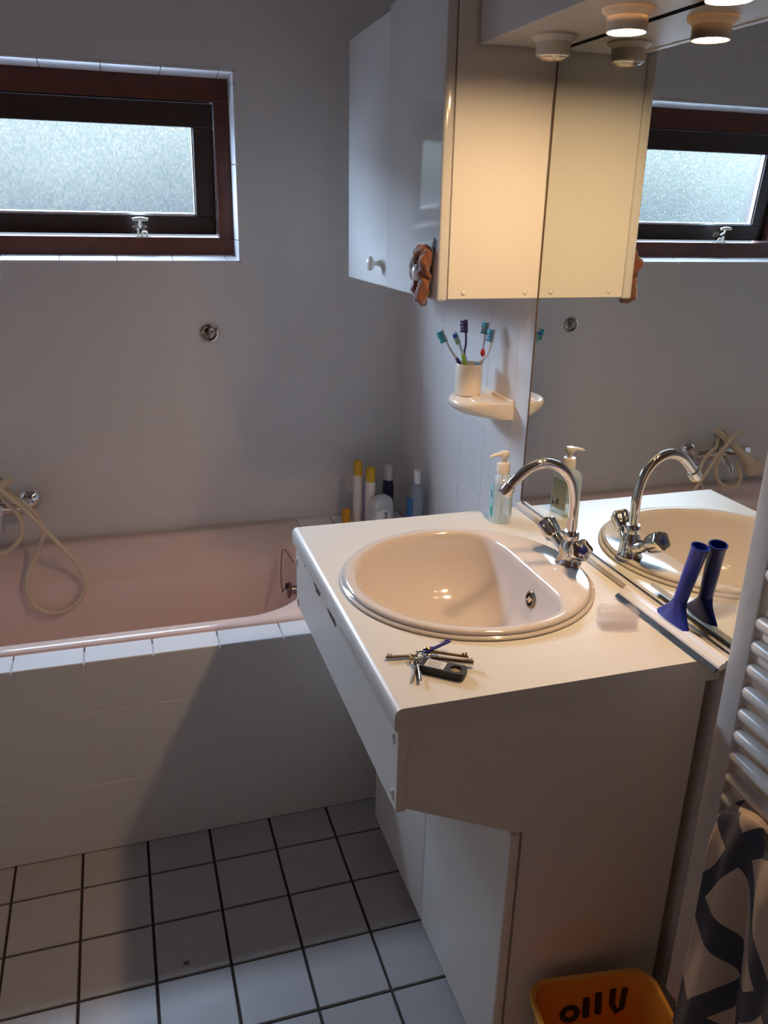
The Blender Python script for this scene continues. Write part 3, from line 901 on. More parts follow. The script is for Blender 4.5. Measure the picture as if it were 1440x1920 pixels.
bm = nb(); lathe(bm, [(.026, .003), (.0235, .0045), (.020, .002), (.006, .0005), (0, .0005)], (BC.x, BC.y, CZ - .1425), (0, 0, 1), 24)
finish('drain', bm, 'chrome', bas, True, 40)
ov = Vector((BC.x + .1175, -1.273, CZ - .037)); oax = Vector((-1, 0, .16)).normalized()
bm = nb(); lathe(bm, [(.0165, -.003), (.0165, .002), (.0155, .0028), (.0125, .003), (.0118, .001)], ov, oax, 28, cap=False)
orr = finish('overflow_ring', bm, 'dark_chrome', bas, True, 40)
bm = nb(); lathe(bm, [(.0118, .0005), (0, .0006)], ov, oax, 24); finish('overflow_hole', bm, 'hole_dark', orr)
bm = nb(); lathe(bm, [(.0065, 0), (.0065, .003), (.004, .0042), (0, .0045)], ov, oax, 20)
fm = frame_z(oax)
for sgn in (1, -1):
    p0 = ov + oax * .0022 + (fm @ Vector((.004 * sgn, .002 * sgn, 0))); p1 = ov + oax * .0022 + (fm @ Vector((.0115 * sgn, .004 * sgn, 0)))
    tube(bm, [p0, p1], .0022, 8)
finish('overflow_spider', bm, 'chrome', orr, True, 40)

# ------------------------------------------------------------------ basin tap
FXY = Vector((-.072, -1.238, CZ + .0140))
fau = thing('basin_tap', 'chrome two-handle basin tap with tall curved spout', 'tap', FXY)
bm = nb(); lathe(bm, [(.025, 0), (.0255, .002), (.0235, .006), (.0215, .018), (.0205, .030), (.0175, .042), (.0145, .048), (.0140, .056), (.0125, .0575), (0, .0575)], FXY, (0, 0, 1), 32)
for s in (1, -1):
    tube(bm, [FXY + Vector((-.002, s * .010, .020)), FXY + Vector((-.007, s * .030, .031))], [.0145, .0125], 20)
finish('body', bm, 'chrome', fau, True, 40)
sp_pts = [FXY + Vector((0, 0, .052)), FXY + Vector((0, 0, .09)), FXY + Vector((-.0005, .001, .125)), FXY + Vector((-.010, .002, .165)), FXY + Vector((-.033, .004, .192)), FXY + Vector((-.065, .007, .203)), FXY + Vector((-.097, .010, .194)), FXY + Vector((-.122, .012, .172)), FXY + Vector((-.134, .013, .157))]
bm = nb(); tube(bm, catmull(sp_pts, 6), .0094, 18)
spo = finish('spout', bm, 'chrome', fau, True, 50)
e0, e1 = Vector(sp_pts[-2]), Vector(sp_pts[-1]); ed = (e1 - e0).normalized()
bm = nb(); lathe(bm, [(.0098, -.004), (.0122, -.002), (.0124, .016), (.0112, .0185), (.0085, .0185), (.008, .014), (0, .014)], e1 - ed * .004, ed, 24)
finish('aerator', bm, 'chrome', spo, True, 40)
bm = nb(); lathe(bm, [(.0150, .050), (.0155, .054), (.0155, .062), (.0130, .066)], FXY, (0, 0, 1), 28)
finish('spout_collar', bm, 'chrome', fau, True, 40)
for s, cap in ((1, 'hole_dark'), (-1, 'brush_navy')):
    ax = Vector((-.20, s * .80, .52)).normalized()
    o0 = FXY + Vector((-.007, s * .030, .031))
    bm = nb(); lathe(bm, [(.0115, -.004), (.0118, .004), (.0112, .010), (.0125, .016)], o0, ax, 24)
    finish('handle_neck', bm, 'chrome', fau, True, 40)
    bm = nb()
    prof = [(.0125, .014), (.0165, .018), (.0178, .028), (.0192, .040), (.0196, .048), (.0180, .052), (.0105, .053)]
    m = Matrix.Translation(o0) @ frame_z(ax); n_ = 40; rings = []
    for r, h in prof:
        rings.append([bm.verts.new(m @ Vector((r * (1 + .085 * math.cos(5 * 2 * PI * k / n_)) * math.cos(2 * PI * k / n_), r * (1 + .085 * math.cos(5 * 2 * PI * k / n_)) * math.sin(2 * PI * k / n_), h))) for k in range(n_)])
    for a, b in zip(rings[:-1], rings[1:]):
        for k in range(n_): bm.faces.new((a[k], a[(k + 1) % n_], b[(k + 1) % n_], b[k]))
    bm.faces.new(rings[0]); bm.faces.new(rings[-1])
    h_ = finish('handle', bm, 'chrome', fau, True, 40)
    bm = nb(); lathe(bm, [(.0098, .0528), (.009, .0540), (0, .0545)], o0, ax, 20)
    finish('handle_cap', bm, cap, h_, True)

# ------------------------------------------------------------------ soap dispenser
DB = Vector((-.085, -.955, CZ + .0008))
dis = thing('soap_dispenser', 'clear pump soap bottle with green label beside the mirror', 'soap bottle', DB)
dm = Matrix.Translation(DB) @ Matrix.Rotation(math.radians(-16), 4, 'Z')
def dl(hx, hy, r, z): return [dm @ Vector((x, y, z)) for x, y in rrect(-hx, hx, -hy, hy, r, 6)]
bm = nb(); loft(bm, [dl(.018, .031, .012, .0), dl(.0205, .0335, .014, .003), dl(.0205, .0335, .014, .088), dl(.0195, .032, .014, .096), dl(.0165, .026, .014, .103), dl(.013, .016, .012, .107), dl(.0125, .0125, .0122, .112)], True, True)
bot = finish('bottle', bm, 'bottle_clear', dis, True, 40)
bm = nb()
prism(bm, [dm @ Vector((-.0212, y, z)) for y, z in ((-.020, .014), (.023, .014), (.023, .082), (-.020, .082))], dm.to_3x3() @ Vector((-.0004, 0, 0)))
finish('front_label', bm, 'label_teal', bot)
bm = nb()
prism(bm, [dm @ Vector((-.0217, y, z)) for y, z in ((-.020, .012), (.002, .012), (.002, .030), (-.020, .034))], dm.to_3x3() @ Vector((-.0004, 0, 0)))
finish('green_panel', bm, 'label_green', bot)
bm = nb()
for k, (a, b) in enumerate(((-.012, .012), (-.014, .006), (-.010, .010))):
    prism(bm, [dm @ Vector((-.0217, y, z)) for y, z in ((a, .064 - .006 * k), (b, .064 - .006 * k), (b, .067 - .006 * k), (a, .067 - .006 * k))], dm.to_3x3() @ Vector((-.0004, 0, 0)))
finish('label_print', bm, 'brush_navy', bot)
bm = nb()
prism(bm, [dm @ Vector((.0209, y, z)) for y, z in ((-.022, .014), (.022, .014), (.022, .084), (-.022, .084))], dm.to_3x3() @ Vector((.0004, 0, 0)))
finish('back_label', bm, 'label_pale', bot)
bm = nb()
prism(bm, [dm @ Vector((.0214, y, z)) for y, z in ((-.000, .020), (.020, .020), (.020, .036), (-.000, .036))], dm.to_3x3() @ Vector((.0004, 0, 0)))
finish('barcode', bm, 'barcode_print', bot)
bm = nb(); lathe(bm, [(.0135, .109), (.0150, .110), (.0150, .130), (.0135, .1325), (.006, .133), (.0055, .145), (0, .145)], DB, (0, 0, 1), 24)
finish('collar', bm, 'pump_white', dis, True, 40)
pd = Vector((-.93, -.05, .0)).normalized(); pp = DB + Vector((0, 0, .150))
bm = nb()
lathe(bm, [(.0065, .141), (.0105, .146), (.0115, .152), (.009, .157), (0, .159)], DB, (0, 0, 1), 20)
tube(bm, catmull([pp - pd * .006, pp + pd * .012 + Vector((0, 0, .0015)), pp + pd * .026 + Vector((0, 0, -.0005)), pp + pd * .034 + Vector((0, 0, -.003))], 4), [.0065, .0065, .0045, .003], 12, .7)
finish('pump_head', bm, 'pump_white', dis, True, 45)
bm = nb(); tube(bm, [DB + Vector((0, 0, .108)), DB + Vector((.002, 0, .008))], .0022, 8)
finish('dip_tube', bm, 'brush_white', dis, True)

# ------------------------------------------------------------------ wall soap dish, tumbler, toothbrushes
dish = thing('soap_dish', 'cream wall-mounted soap dish under the tumbler', 'soap dish', (0, -.725, 1.06))
bm = nb()
nD = 40
def dring(s, z, in_=0.0, dy=0.0):
    pts = []
    for k in range(nD):
        t = PI * k / (nD - 1)          # half outline from wall to wall
        x = -.1215 * abs(math.sin(t)) ** .8 * s - .0005
        y = -.725 + dy + (.091 * math.cos(t)) * (1 if True else 0) * (s if in_ else 1)
        pts.append((x, y, z))
    return pts
loft(bm, [dring(.62, 1.047), dring(.80, 1.051), dring(.93, 1.059), dring(1.0, 1.068), dring(1.0, 1.076), dring(.97, 1.0815), dring(.93, 1.0835)], True, True)
finish('shelf', bm, 'cream_plastic', dish, True, 45)
bm = nb()
hc = (-.058, -.757)
lathe(bm, [(.031, 1.0832), (.0300, 1.0862), (.0275, 1.0868), (.0245, 1.0850), (.012, 1.0842), (0, 1.0840)], (hc[0], hc[1], 0), (0, 0, 1), 32, 1.15, .85)
finish('soap_hollow', bm, 'cream_plastic', dish, True, 60)
bm = nb(); box(bm, -.0075, -.0003, -.815, -.636, 1.0495, 1.092, bevel=.003)
finish('wall_plate', bm, 'cream_plastic', dish)
CC = Vector((-.066, -.692, 1.0845))
cup = thing('tumbler', 'cream cylindrical tumbler holding toothbrushes on the soap dish', 'tumbler', CC)
bm = nb(); lathe(bm, [(0, .0), (.0305, .0), (.0325, .002), (.0325, .0745), (.0318, .0755), (.0305, .0745), (.0300, .004), (0, .003)], CC, (0, 0, 1), 40)
finish('cup', bm, 'cream_plastic', cup, True, 40)

def toothbrush(label, pts, rads, hmat, bdir, bmat, btip=None, grips=(), hl=.028):
    P = catmull(pts, 6)
    t = thing('toothbrush', label, 'toothbrush', pts[0], group='toothbrushes in the tumbler')
    bm = nb(); tube(bm, P, rads, 10, .8)
    finish('handle', bm, hmat, t, True)
    end = Vector(P[-1]); d = (Vector(P[-1]) - Vector(P[-5])).normalized()
    bd = Vector(bdir).normalized(); bd = (bd - d * bd.dot(d)).normalized(); sd = d.cross(bd)
    bm = nb()
    mt = Matrix((sd, bd, d)).transposed().to_4x4(); mt.translation = end
    box(bm, -.0055, .0055, -.003, .003, -.004, hl, mt, bevel=.0022)
    finish('head', bm, hmat if hmat != 'brush_white' else 'brush_white', t, True, 50)
    bm = nb()
    for r in range(4):
        for s_ in (-1, 0, 1):
            z0 = -.001 + r * hl / 4
            box(bm, s_ * .0036 - .0016, s_ * .0036 + .0016, .003, .0125 + .0012 * ((r + s_) % 2), z0, z0 + hl / 4 - .0012, mt)
    br = finish('bristles', bm, bmat, t)
    if btip:
        bm = nb(); box(bm, -.0052, .0052, .0105, .0142, hl * .62, hl - .001, mt, bevel=.001)
        finish('bristle_tip', bm, btip, br)
    for i0, i1, gm, gr in grips:
        bm = nb(); tube(bm, P[i0:i1], gr, 10, .85)
        finish('grip', bm, gm, t, True)
    return t
B0 = CC + Vector((0, 0, .006))
toothbrush('white and navy toothbrush with teal bristles leaning left out of tumbler', [B0 + Vector((.012, -.010, 0)), (-.0894, -.69, 1.1584), (-.110, -.682, 1.188), (-.1225, -.676, 1.2120)], [.004, .0042, .0035, .003], 'brush_white', (-1, -.35, -.2), 'brush_teal', None, ((4, 9, 'brush_navy', .0050), ))
toothbrush('white and green toothbrush with blue-tipped mint bristles in tumbler', [B0 + Vector((.014, .008, 0)), (-.080, -.70, 1.160), (-.090, -.70, 1.190), (-.1005, -.70, 1.2120)], [.004, .0046, .0036, .003], 'brush_white', (-.5, -1, 0), 'brush_mint', 'brush_blue', ((5, 11, 'brush_green', .0055), ), .026)
toothbrush('dark purple toothbrush standing tallest in the tumbler', [B0 + Vector((-.006, .012, 0)), (-.0742, -.69, 1.158), (-.0765, -.683, 1.182), (-.0715, -.678, 1.205), (-.0718, -.675, 1.232)], [.0042, .0042, .0036, .0034, .003], 'brush_purple', (-1, -.3, 0), 'brush_purple', None)
toothbrush('grey toothbrush with red oval grip at right of tumbler', [B0 + Vector((-.010, -.004, 0)), (-.0426, -.71, 1.1578), (-.0405, -.71, 1.195), (-.036, -.71, 1.232)], [.004, .0042, .0036, .003], 'brush_white', (-1, -.5, 0), 'brush_grey', 'brush_teal', ((9, 13, 'brush_red', [.004, .0066, .0068, .004]), ), .026)
toothbrush('curved white and blue toothbrush with bright blue bristles', [B0 + Vector((-.012, .006, 0)), (-.0523, -.708, 1.158), (-.0400, -.724, 1.178), (-.0315, -.73, 1.1985), (-.0285, -.73, 1.216)], [.004, .0044, .004, .0034, .003], 'brush_white', (-1, -.2, .1), 'brush_sky', 'brush_teal', ((4, 8, 'brush_sky', .0052), ), .028)

# ------------------------------------------------------------------ bunch of keys
kz = CZ + .0008
keys = thing('key_bunch', 'bunch of metal keys with black fob on the counter', 'keys', (-.46, -1.50, kz))
def key(p0, p1, z, rad, bitn, mname='key_steel', bow=True, up=.0):
    a = Vector((*p0, z)); b = Vector((*p1, z + up)); d = (b - a).normalized(); s = d.cross(Vector((0, 0, 1)))
    bm = nb(); tube(bm, [a, b], rad, 10)
    lathe(bm, [(rad, 0), (rad * 1.35, .0005), (rad * 1.35, .003), (rad, .0035)], b - d * .010, d, 12)
    for k in range(bitn):
        c_ = a + d * (.002 + .0045 * k)
        mt = Matrix((d, s, Vector((0, 0, 1)))).transposed().to_4x4(); mt.translation = c_
        box(bm, 0, .0032, -.0008, .0008 + .0, .0, .0068 - .0012 * k, mt)
    if bow:
        lathe(bm, [(.0075, -.001), (.0075, .001), (.0045, .001), (.0045, -.001), (.0075, -.001)], b + d * .006, s + Vector((0, 0, .4)), 16, cap=False)
    finish('key', bm, mname, keys, True, 40)
key((-.516, -1.471), (-.468, -1.478), kz + .0032, .0030, 2)
key((-.394, -1.527), (-.450, -1.497), kz + .0075, .0036, 3)
key((-.399, -1.517), (-.448, -1.487), kz + .0125, .0024, 2, 'brass')
key((-.499, -1.545), (-.480, -1.506), kz + .0025, .0023, 1)
key((-.488, -1.550), (-.476, -1.507), kz + .0065, .0023, 1)
bm = nb()
for (c_, ax) in (((-.466, -1.489, kz + .0125), (.5, .3, .8)), ((-.470, -1.498, kz + .0105), (-.6, .5, .5))):
    R_, r_ = .0105, .0010
    m = Matrix.Translation(c_) @ frame_z(ax)
    tube(bm, [m @ Vector((R_ * math.cos(2 * PI * k / 28), R_ * math.sin(2 * PI * k / 28), .0012 * k / 28)) for k in range(29)], r_, 6)
finish('split_ring', bm, 'chrome', keys, True)
bm = nb()
for k in range(4):
    c_ = Vector((-.482 + .004 * k, -1.490 - .004 * k, kz + .008)); m = Matrix.Translation(c_) @ frame_z((math.cos(k * 1.4), math.sin(k * 1.4), .3))
    tube(bm, [m @ Vector((.0052 * math.cos(2 * PI * j / 14), .0038 * math.sin(2 * PI * j / 14), 0)) for j in range(15)], .0011, 6)
finish('chain_link', bm, 'brass', keys, True)
# black fob: rounded bar with a round coin window and a printed label
f0, f1 = Vector((-.470, -1.509)), Vector((-.418, -1.552)); fd = (f1 - f0).normalized(); fn = Vector((-fd.y, fd.x))
def fpt(u, v, z): return Vector((f0.x + fd.x * u + fn.x * v, f0.y + fd.y * u + fn.y * v, kz + z))
FL = (f1 - f0).length
hole = (FL - .015, .0, .0088)
bm = nb()
nn = 48
outline0 = rrect(0, FL, -.0135, .0135, .005, 5)
outline = []
for a_, b_ in zip(outline0, outline0[1:] + outline0[:1]):
    n_ = max(1, int(math.hypot(b_[0] - a_[0], b_[1] - a_[1]) / .0022))
    outline += [(a_[0] + (b_[0] - a_[0]) * k / n_, a_[1] + (b_[1] - a_[1]) * k / n_) for k in range(n_)]
def ang_sorted(pts): return pts
oo = [fpt(u, v, .0115) for u, v in outline]; ob = [fpt(u, v, .0005) for u, v in outline]
ctr = Vector((hole[0], hole[1]))
ho = []
for u, v in outline:
    d_ = (Vector((u, v)) - ctr); a = math.atan2(d_.y, d_.x)
    ho.append((ctr.x + hole[2] * math.cos(a), ctr.y + hole[2] * math.sin(a)))
loft(bm, [ob, oo, [fpt(u, v, .0115) for u, v in ho], [fpt(u, v, .0065) for u, v in ho]], True, True)
fob = finish('fob', bm, 'fob_black', keys)
bm = nb(); prism(bm, [fpt(ctr.x + .0085 * math.cos(2 * PI * k / 20), ctr.y + .0085 * math.sin(2 * PI * k / 20), .0068) for k in range(20)], (0, 0, .0012)); finish('coin', bm, 'coin', fob)
bm = nb(); prism(bm, [fpt(u, v, .0116) for u, v in ((.006, -.011), (.036, -.011), (.036, .0105), (.006, .0105))], (0, 0, .0004)); lb = finish('label', bm, 'paper_white', fob)
bm = nb()
for k in range(4): prism(bm, [fpt(u, v, .0121) for u, v in ((.009, -.008 + .0045 * k), (.032 - .003 * (k % 2), -.008 + .0045 * k), (.032 - .003 * (k % 2), -.0068 + .0045 * k), (.009, -.0068 + .0045 * k))], (0, 0, .0002))
finish('label_print', bm, 'print_grey', lb)
# blue tag
t0, t1 = Vector((-.459, -1.486, kz + .013)), Vector((-.412, -1.470, kz + .017)); td = (t1 - t0).normalized(); ts = td.cross(Vector((0, .45, 1))).normalized(); tn = ts.cross(td)
bm = nb()
loop = [t0 + td * (u) + ts * v for u, v in rrect(0, (t1 - t0).length, -.0062, .0062, .006, 6)]
tube(bm, loop + [loop[0]], .0022, 8)
prism(bm, [t0 + td * u + ts * v + tn * -.001 for u, v in ((.002, -.005), (.033, -.005), (.033, .005), (.002, .005))], tn * .003)
tg = finish('blue_tag', bm, 'blue_tag', keys, True, 40)
bm = nb(); prism(bm, [t0 + td * u + ts * v + tn * .0024 for u, v in ((.016, -.004), (.033, -.004), (.033, .004), (.016, .004))], tn * .0004); finish('tag_label', bm, 'paper_white', tg)
bm = nb(); prism(bm, [t0 + td * u + ts * v + tn * .0024 for u, v in ((.006, -.003), (.013, -.003), (.013, .003), (.006, .003))], tn * .0004); finish('tag_mark', bm, 'brush_red', tg)

# ------------------------------------------------------------------ clear case on the counter
case = thing('clear_case', 'small clear plastic case lying on counter near the squeegee', 'case', (-.107, -1.470, CZ))
cm_ = Matrix.Translation((-.107, -1.467, CZ + .0006)) @ Matrix.Rotation(math.radians(-14), 4, 'Z')
def cl(hx, hy, r, z): return [cm_ @ Vector((x, y, z)) for x, y in rrect(-hx, hx, -hy, hy, r, 6)]
bm = nb(); loft(bm, [cl(.030, .015, .006, 0), cl(.032, .017, .007, .003), cl(.033, .0175, .007, .025), cl(.032, .0165, .0065, .027), cl(.0305, .0150, .006, .025), cl(.0295, .0145, .006, .004), cl(.028, .0135, .005, .0025)], True, True)
finish('tray', bm, 'case_clear', case, True, 40)
bm = nb(); loft(bm, [cl(.0322, .0168, .007, .0272), cl(.0322, .0168, .007, .0305), cl(.030, .015, .007, .0330)], True, True)
finish('lid', bm, 'case_clear', case, True, 40)

# ------------------------------------------------------------------ squeegee leaning on the mirror
sq = thing('squeegee', 'blue-handled window squeegee standing against the mirror', 'squeegee', (-.035, -1.51, CZ))
A, Bq = Vector((-.0385, -1.376, CZ + .0135)), Vector((-.0365, -1.646, CZ + .0135))
bd_ = (Bq - A).normalized(); fx = Vector((-.80, 0, -.60)); fx = (fx - bd_ * fx.dot(bd_)).normalized(); up_ = bd_.cross(fx)
if up_.z < 0: up_ = -up_
def sqp(t, f, u): return A + (Bq - A) * t + fx * f + up_ * u
bm = nb()
prism(bm, [sqp(0, f, u) for f, u in ((-.013, -.004), (-.013, .0035), (-.008, .0055), (-.003, .0035), (-.001, .0055), (.006, .0050), (.009, .003), (.009, -.003), (.004, -.004))], Bq - A)
finish('channel', bm, 'alu_bar', sq)
bm = nb()
prism(bm, [sqp(-.01, f, u) for f, u in ((.0092, -.0018), (.0092, .0018), (.0165, .0008), (.0165, -.0008))], (Bq - A) * 1.0)
finish('rubber_blade', bm, 'rubber_black', sq)
hb = sqp(.5, -.010, .004); ht = Vector((-.0205, -1.535, 1.020)); hd = (ht - hb).normalized()
bm = nb()
# fan-shaped foot clamped over the channel
foot = []
for wd, h, th in ((.044, -.003, .0065), (.040, .004, .0070), (.029, .016, .0075), (.019, .028, .0090), (.0122, .040, .0112)):
    c_ = hb + hd * h
    foot.append([c_ + bd_ * (wd * math.cos(2 * PI * k / 20)) + hd.cross(bd_) * (th * math.sin(2 * PI * k / 20)) for k in range(20)])
loft(bm, foot, True, True)
ft = finish('foot', bm, 'blue_plastic', sq, True, 50)
bm = nb()
hl_ = (ht - hb).length
lathe(bm, [(.0112, .036), (.0116, .060), (.0125, .090), (.0135, hl_ - .004), (.0152, hl_ - .002), (.0152, hl_), (.0128, hl_), (.0122, hl_ - .004), (.0110, hl_ - .07), (0, hl_ - .07)], hb, hd, 28)
finish('handle', bm, 'blue_plastic', sq, True, 40)

# ------------------------------------------------------------------ bottles in the corner
LZ = AZ + .0005
def bottle(name, label, x, y, prof, material, capprof, capm, sx=1, sy=1, cat='bottle', group='bottles in the bath corner'):
    t = thing(name, label, cat, (x, y, LZ), group=group)
    bm = nb(); lathe(bm, prof, (x, y, LZ), (0, 0, 1), 28, sx, sy)
    b_ = finish('body', bm, material, t, True, 45)
    bm = nb(); lathe(bm, capprof, (x, y, LZ), (0, 0, 1), 28, sx, sy)
    finish('cap', bm, capm, t, True, 45)
    return t, b_
h1 = .7665 - LZ
bottle('shampoo_bottle', 'tall white bottle with yellow cap, leftmost of the tall pair', -.186, -.15, [(0, 0), (.017, 0), (.0185, .003), (.0185, h1 - .052), (.0165, h1 - .048)], 'bottle_white', [(.0175, h1 - .048), (.0175, h1 - .012), (.013, h1 - .002), (0, h1)], 'yellow_cap', 1.0, .8)
h2 = .755 - LZ
bottle('shampoo_bottle', 'shorter white bottle with yellow cap behind the grey tub', -.158, -.195, [(0, 0), (.017, 0), (.019, .003), (.019, h2 - .050), (.0175, h2 - .046)], 'bottle_white', [(.0180, h2 - .046), (.0180, h2 - .012), (.014, h2 - .002), (0, h2)], 'yellow_cap', 1.0, .8)
bottle('small_bottle', 'small orange bottle at left of the corner bottles', -.221, -.145, [(0, 0), (.013, 0), (.014, .002), (.014, .055)], 'orange_bottle', [(.0135, .0552), (.0135, .070), (.010, .075), (0, .076)], 'orange_bottle')
bottle('lotion_bottle', 'lilac bottle half hidden between yellow-capped and dark blue bottles', -.128, -.085, [(0, 0), (.019, 0), (.021, .003), (.021, .155), (.012, .168)], 'lilac', [(.0125, .168), (.0125, .186), (0, .188)], 'lilac')
h3 = .742 - LZ
bottle('shower_gel_bottle', 'dark navy bottle with pale cap beside the grey tub', -.086, -.15, [(0, 0), (.022, 0), (.025, .003), (.025, h3 - .066), (.019, h3 - .047)], 'navy', [(.0195, h3 - .0465), (.0185, h3 - .006), (.012, h3), (0, h3)], 'bottle_white', 1.0, .7)
h4 = .762 - LZ
mw, mb = bottle('mouthwash_bottle', 'clear bottle with blue label and white cap nearest right wall', -.038, -.285, [(0, 0), (.026, 0), (.029, .003), (.029, h4 - .070), (.024, h4 - .050), (.012, h4 - .040)], 'mouthwash_clear', [(.0135, h4 - .040), (.0135, h4 - .002), (.012, h4), (0, h4)], 'cap_white', 1.0, .72)
bm = nb()
loops = []
for z in (.03, h4 - .082):
    loops.append([(-.038 + .0296 * math.cos(a), -.285 + .0296 * .72 * math.sin(a), LZ + z) for a in [math.radians(165 + 6.5 * k) for k in range(21)]])
vs = [[bm.verts.new(p) for p in lp] for lp in loops]
for k in range(20): bm.faces.new((vs[0][k], vs[0][k + 1], vs[1][k + 1], vs[1][k]))
finish('label', bm, 'label_blue', mb, True)
# grey tub with a white label
gt = thing('plastic_tub', 'pale grey angular tub with white label before the yellow-capped bottles', 'tub', (-.139, -.245, LZ), group='bottles in the bath corner')
gm = Matrix.Translation((-.139, -.245, LZ)) @ Matrix.Rotation(math.radians(20), 4, 'Z')
def gl(hx, hy, z, r=.004, dx=0): return [gm @ Vector((x + dx, y, z)) for x, y in rrect(-hx, hx, -hy, hy, r, 4)]
bm = nb(); loft(bm, [gl(.034, .022, 0), gl(.034, .022, .118), gl(.030, .018, .138), gl(.016, .010, .147, .003, .003)], True, True)
gb = finish('body', bm, 'tub_grey', gt)
bm = nb()
lp = [(-.030, .004), (.022, .004), (.022, .078)] + [(.022 - .026 * math.sin(PI / 2 * k / 6) , .078 + .026 * (1 - math.cos(PI / 2 * k / 6))) for k in range(1, 7)][:0] + [(.016, .098), (.004, .108), (-.010, .110), (-.030, .104)]
prism(bm, [gm @ Vector((x, -.0222, z)) for x, z in lp], gm.to_3x3() @ Vector((0, -.0005, 0)))
gl_ = finish('label', bm, 'paper_white', gb)
bm = nb(); text_mesh(bm, 'ntaxe', .024, gm @ Matrix.Translation((.002, -.0229, .074)) @ Matrix.Rotation(PI / 2, 4, 'X') @ Matrix.Rotation(PI / 2, 4, 'Z'), .0002)
finish('label_text', bm, 'ink_black', gl_)

# ------------------------------------------------------------------ towel radiator
rad = thing('towel_radiator', 'white ladder towel radiator on right wall beside the mirror', 'radiator', (-.07, -1.95, .29))
RX = -.082
for ry in (-1.718, -2.20):
    bm = nb()
    pf = [(RX, -.020), (RX, .020)] + [(RX + .03 * math.sin(PI * k / 8) * 1.0, .020 * math.cos(PI * k / 8)) for k in range(1, 8)]
    prism(bm, [(x, ry + y, .292) for x, y in pf], (0, 0, 1.16))
    es = [e for e in bm.edges if abs(e.verts[0].co.z - e.verts[1].co.z) > .5 and abs(e.verts[0].co.x - RX) < 1e-4]
    bmesh.ops.bevel(bm, geom=es, offset=.004, segments=3, profile=.5, affect='EDGES')
    finish('post', bm, 'radiator_white', rad, True, 40)
z = .3215
zs = []
while z < 1.42:
    if not (.40 < z < .44 or .998 < z < 1.06): zs.append(z)
    z += .0356
for z in zs:
    bm = nb(); tube(bm, [(-.068, -1.732, z), (-.074, -1.742, z), (-.076, -1.80, z), (-.076, -2.13, z), (-.074, -2.178, z), (-.068, -2.188, z)], [.0095, .011, .011, .011, .011, .0095], 14)
    finish('bar', bm, 'radiator_white', rad, True, 50)
for ry in (-1.735, -2.18):
    for bz in (.5, 1.2):
        bm = nb(); tube(bm, [(-.055, ry, bz), (-.0004, ry, bz)], .012, 14); finish('wall_bracket', bm, 'radiator_white', rad, True, 40)

# towel over a low bar
tw = nb()
NU, NV = 60, 70
zbar = .7131
def tpoint(u, v, side=0):
    # u across (0 = far edge, 1 = near edge), v 0 = behind bar bottom ... 1 = front bottom
    width_top, width_bot = .25, .40
    s = v
    drop = .40
    y_top = -1.766 - u * .27
    y_bot = -1.778 - u * .34
    k = min(1, s * 1.15)
    y = y_top + (y_bot - y_top) * k
    fold = math.sin(u * 15 + .6) * .013 * min(1, .25 + s) + math.sin(u * 31 + 2 + s * 2) * .005
    x = -.098 - .012 * math.sin(min(1, s * 6) * PI / 2) - .030 * s * s * 0.4 - fold + .024 * math.exp(-((u - .20) / .05) ** 2) * min(1, s * 3)
    z = zbar + .013 - drop * s - .015 * math.sin(u * 15 + 1.8) * (1 - s)
    return Vector((x, y, z))
grid = []
uvl = tw.loops.layers.uv.new('UVMap')
for i in range(NU + 1):
    u = i / NU
    col_ = []
    # over the bar: a short back flap, the roll over the bar, then the front drop
    path = []
    f0_ = tpoint(u, 0)
    path += [Vector((-.052, f0_.y, zbar - .10)), Vector((-.055, f0_.y, zbar - .05)), Vector((-.058, f0_.y, zbar - .005))]
    for k in range(1, 7):
        a = PI * k / 7
        path.append(Vector((-.078 + .020 * math.cos(a), f0_.y, zbar + .016 * math.sin(a) + (f0_.z - zbar - .013) * k / 7)))
    for j in range(NV + 1):
        path.append(tpoint(u, j / NV))
    L = 0; last = path[0]
    for p in path:
        L += (p - last).length; last = p
        col_.append((tw.verts.new(p), u * .42, L))
    grid.append(col_)
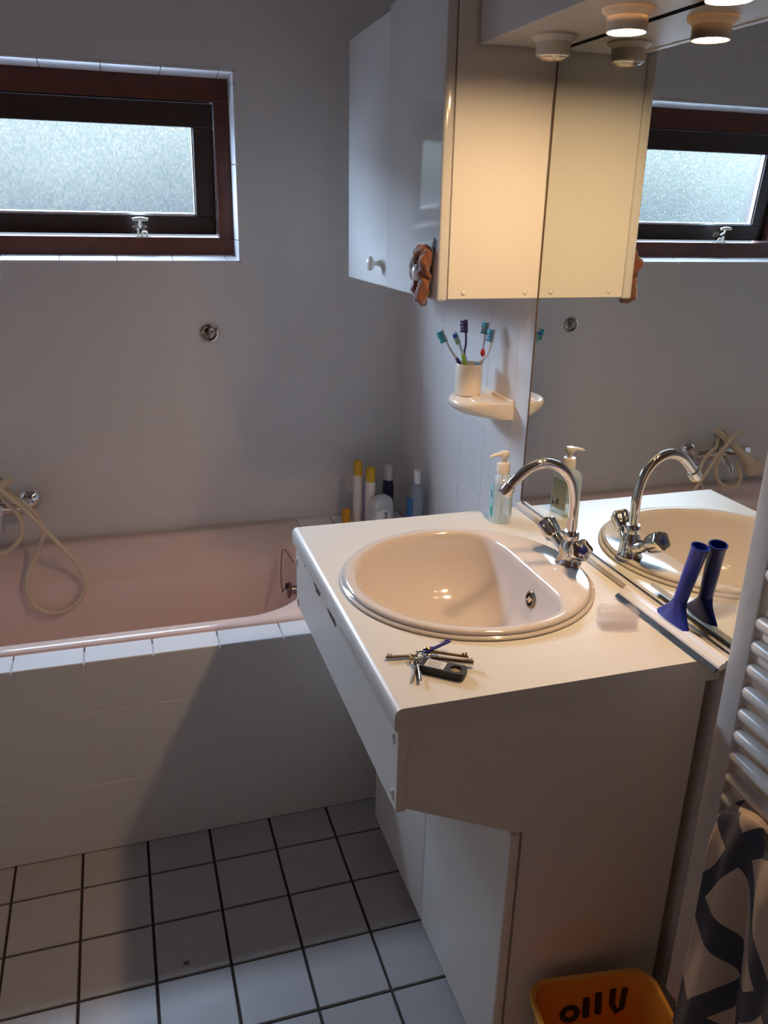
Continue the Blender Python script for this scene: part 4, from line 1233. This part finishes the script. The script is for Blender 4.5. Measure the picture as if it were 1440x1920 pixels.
for a, b in zip(grid[:-1], grid[1:]):
    for j in range(len(a) - 1):
        f = tw.faces.new((a[j][0], b[j][0], b[j + 1][0], a[j + 1][0]))
        for lp_, src in zip(f.loops, (a[j], b[j], b[j + 1], a[j + 1])): lp_[uvl].uv = (src[1], src[2])
towel = tag(finish('towel', tw, 'towel_cloth', None, True), 'beige and dark blue patterned towel draped over the radiator bars', 'towel')
sm = towel.modifiers.new('thickness', 'SOLIDIFY'); sm.thickness = .006; sm.offset = 1
towel.modifiers.new('smooth', 'SUBSURF').levels = 0

# ------------------------------------------------------------------ waste bin
bx = thing('waste_bin', 'orange plastic waste bin beside the vanity on the floor', 'bin', (-.20, -1.735, 0), Matrix.Rotation(math.radians(-8.7), 4, 'Z'))
Bm = ROOT[bx.name]
def bl(hx, hy, r, z): return [Bm @ Vector((x, y, z)) for x, y in rrect(-hx, hx, -hy, hy, r, 8)]
bm = nb()
loft(bm, [bl(.085, .085, .03, .0), bl(.090, .090, .032, .004), bl(.108, .108, .036, .255), bl(.113, .113, .038, .258), bl(.115, .115, .039, .266), bl(.112, .112, .038, .272), bl(.106, .106, .036, .270), bl(.103, .103, .034, .262), bl(.088, .088, .030, .010), bl(.080, .080, .028, .006)], True, True)
finish('shell', bm, 'bin_orange', bx, True, 50)
# lettering on the inner far wall
bm = nb()
def bw(u, z): # point on inner far wall
    t = (z - .006) / .256
    return Bm @ Vector((u, .0875 + .0155 * t + .003, z))
def stroke(pts, r=.0055):
    tube(bm, [bw(*p) for p in pts], r * 1.1, 8)
stroke([(-.030 + .013 * math.cos(2 * PI * k / 16), .196 + .014 * math.sin(2 * PI * k / 16)) for k in range(17)], .0062)
stroke([(.000, .186), (-.002, .228)], .0068)
stroke([(.022, .190), (.020, .236)], .0068)
stroke([(.046, .240), (.047, .205), (.056, .188), (.066, .196), (.068, .240)], .0062)
finish('lettering', bm, 'bin_ink', bx)

# dark drip mark on a floor tile
bm = nb(); prism(bm, [(-.840 + (.006 + .002 * math.sin(3 * a)) * math.cos(a), -1.164 + (.007 + .002 * math.cos(2 * a)) * math.sin(a), .0001) for a in [2 * PI * k / 14 for k in range(14)]], (0, 0, .0004))
finish('tile_chip', bm, 'chip_brown', floor)
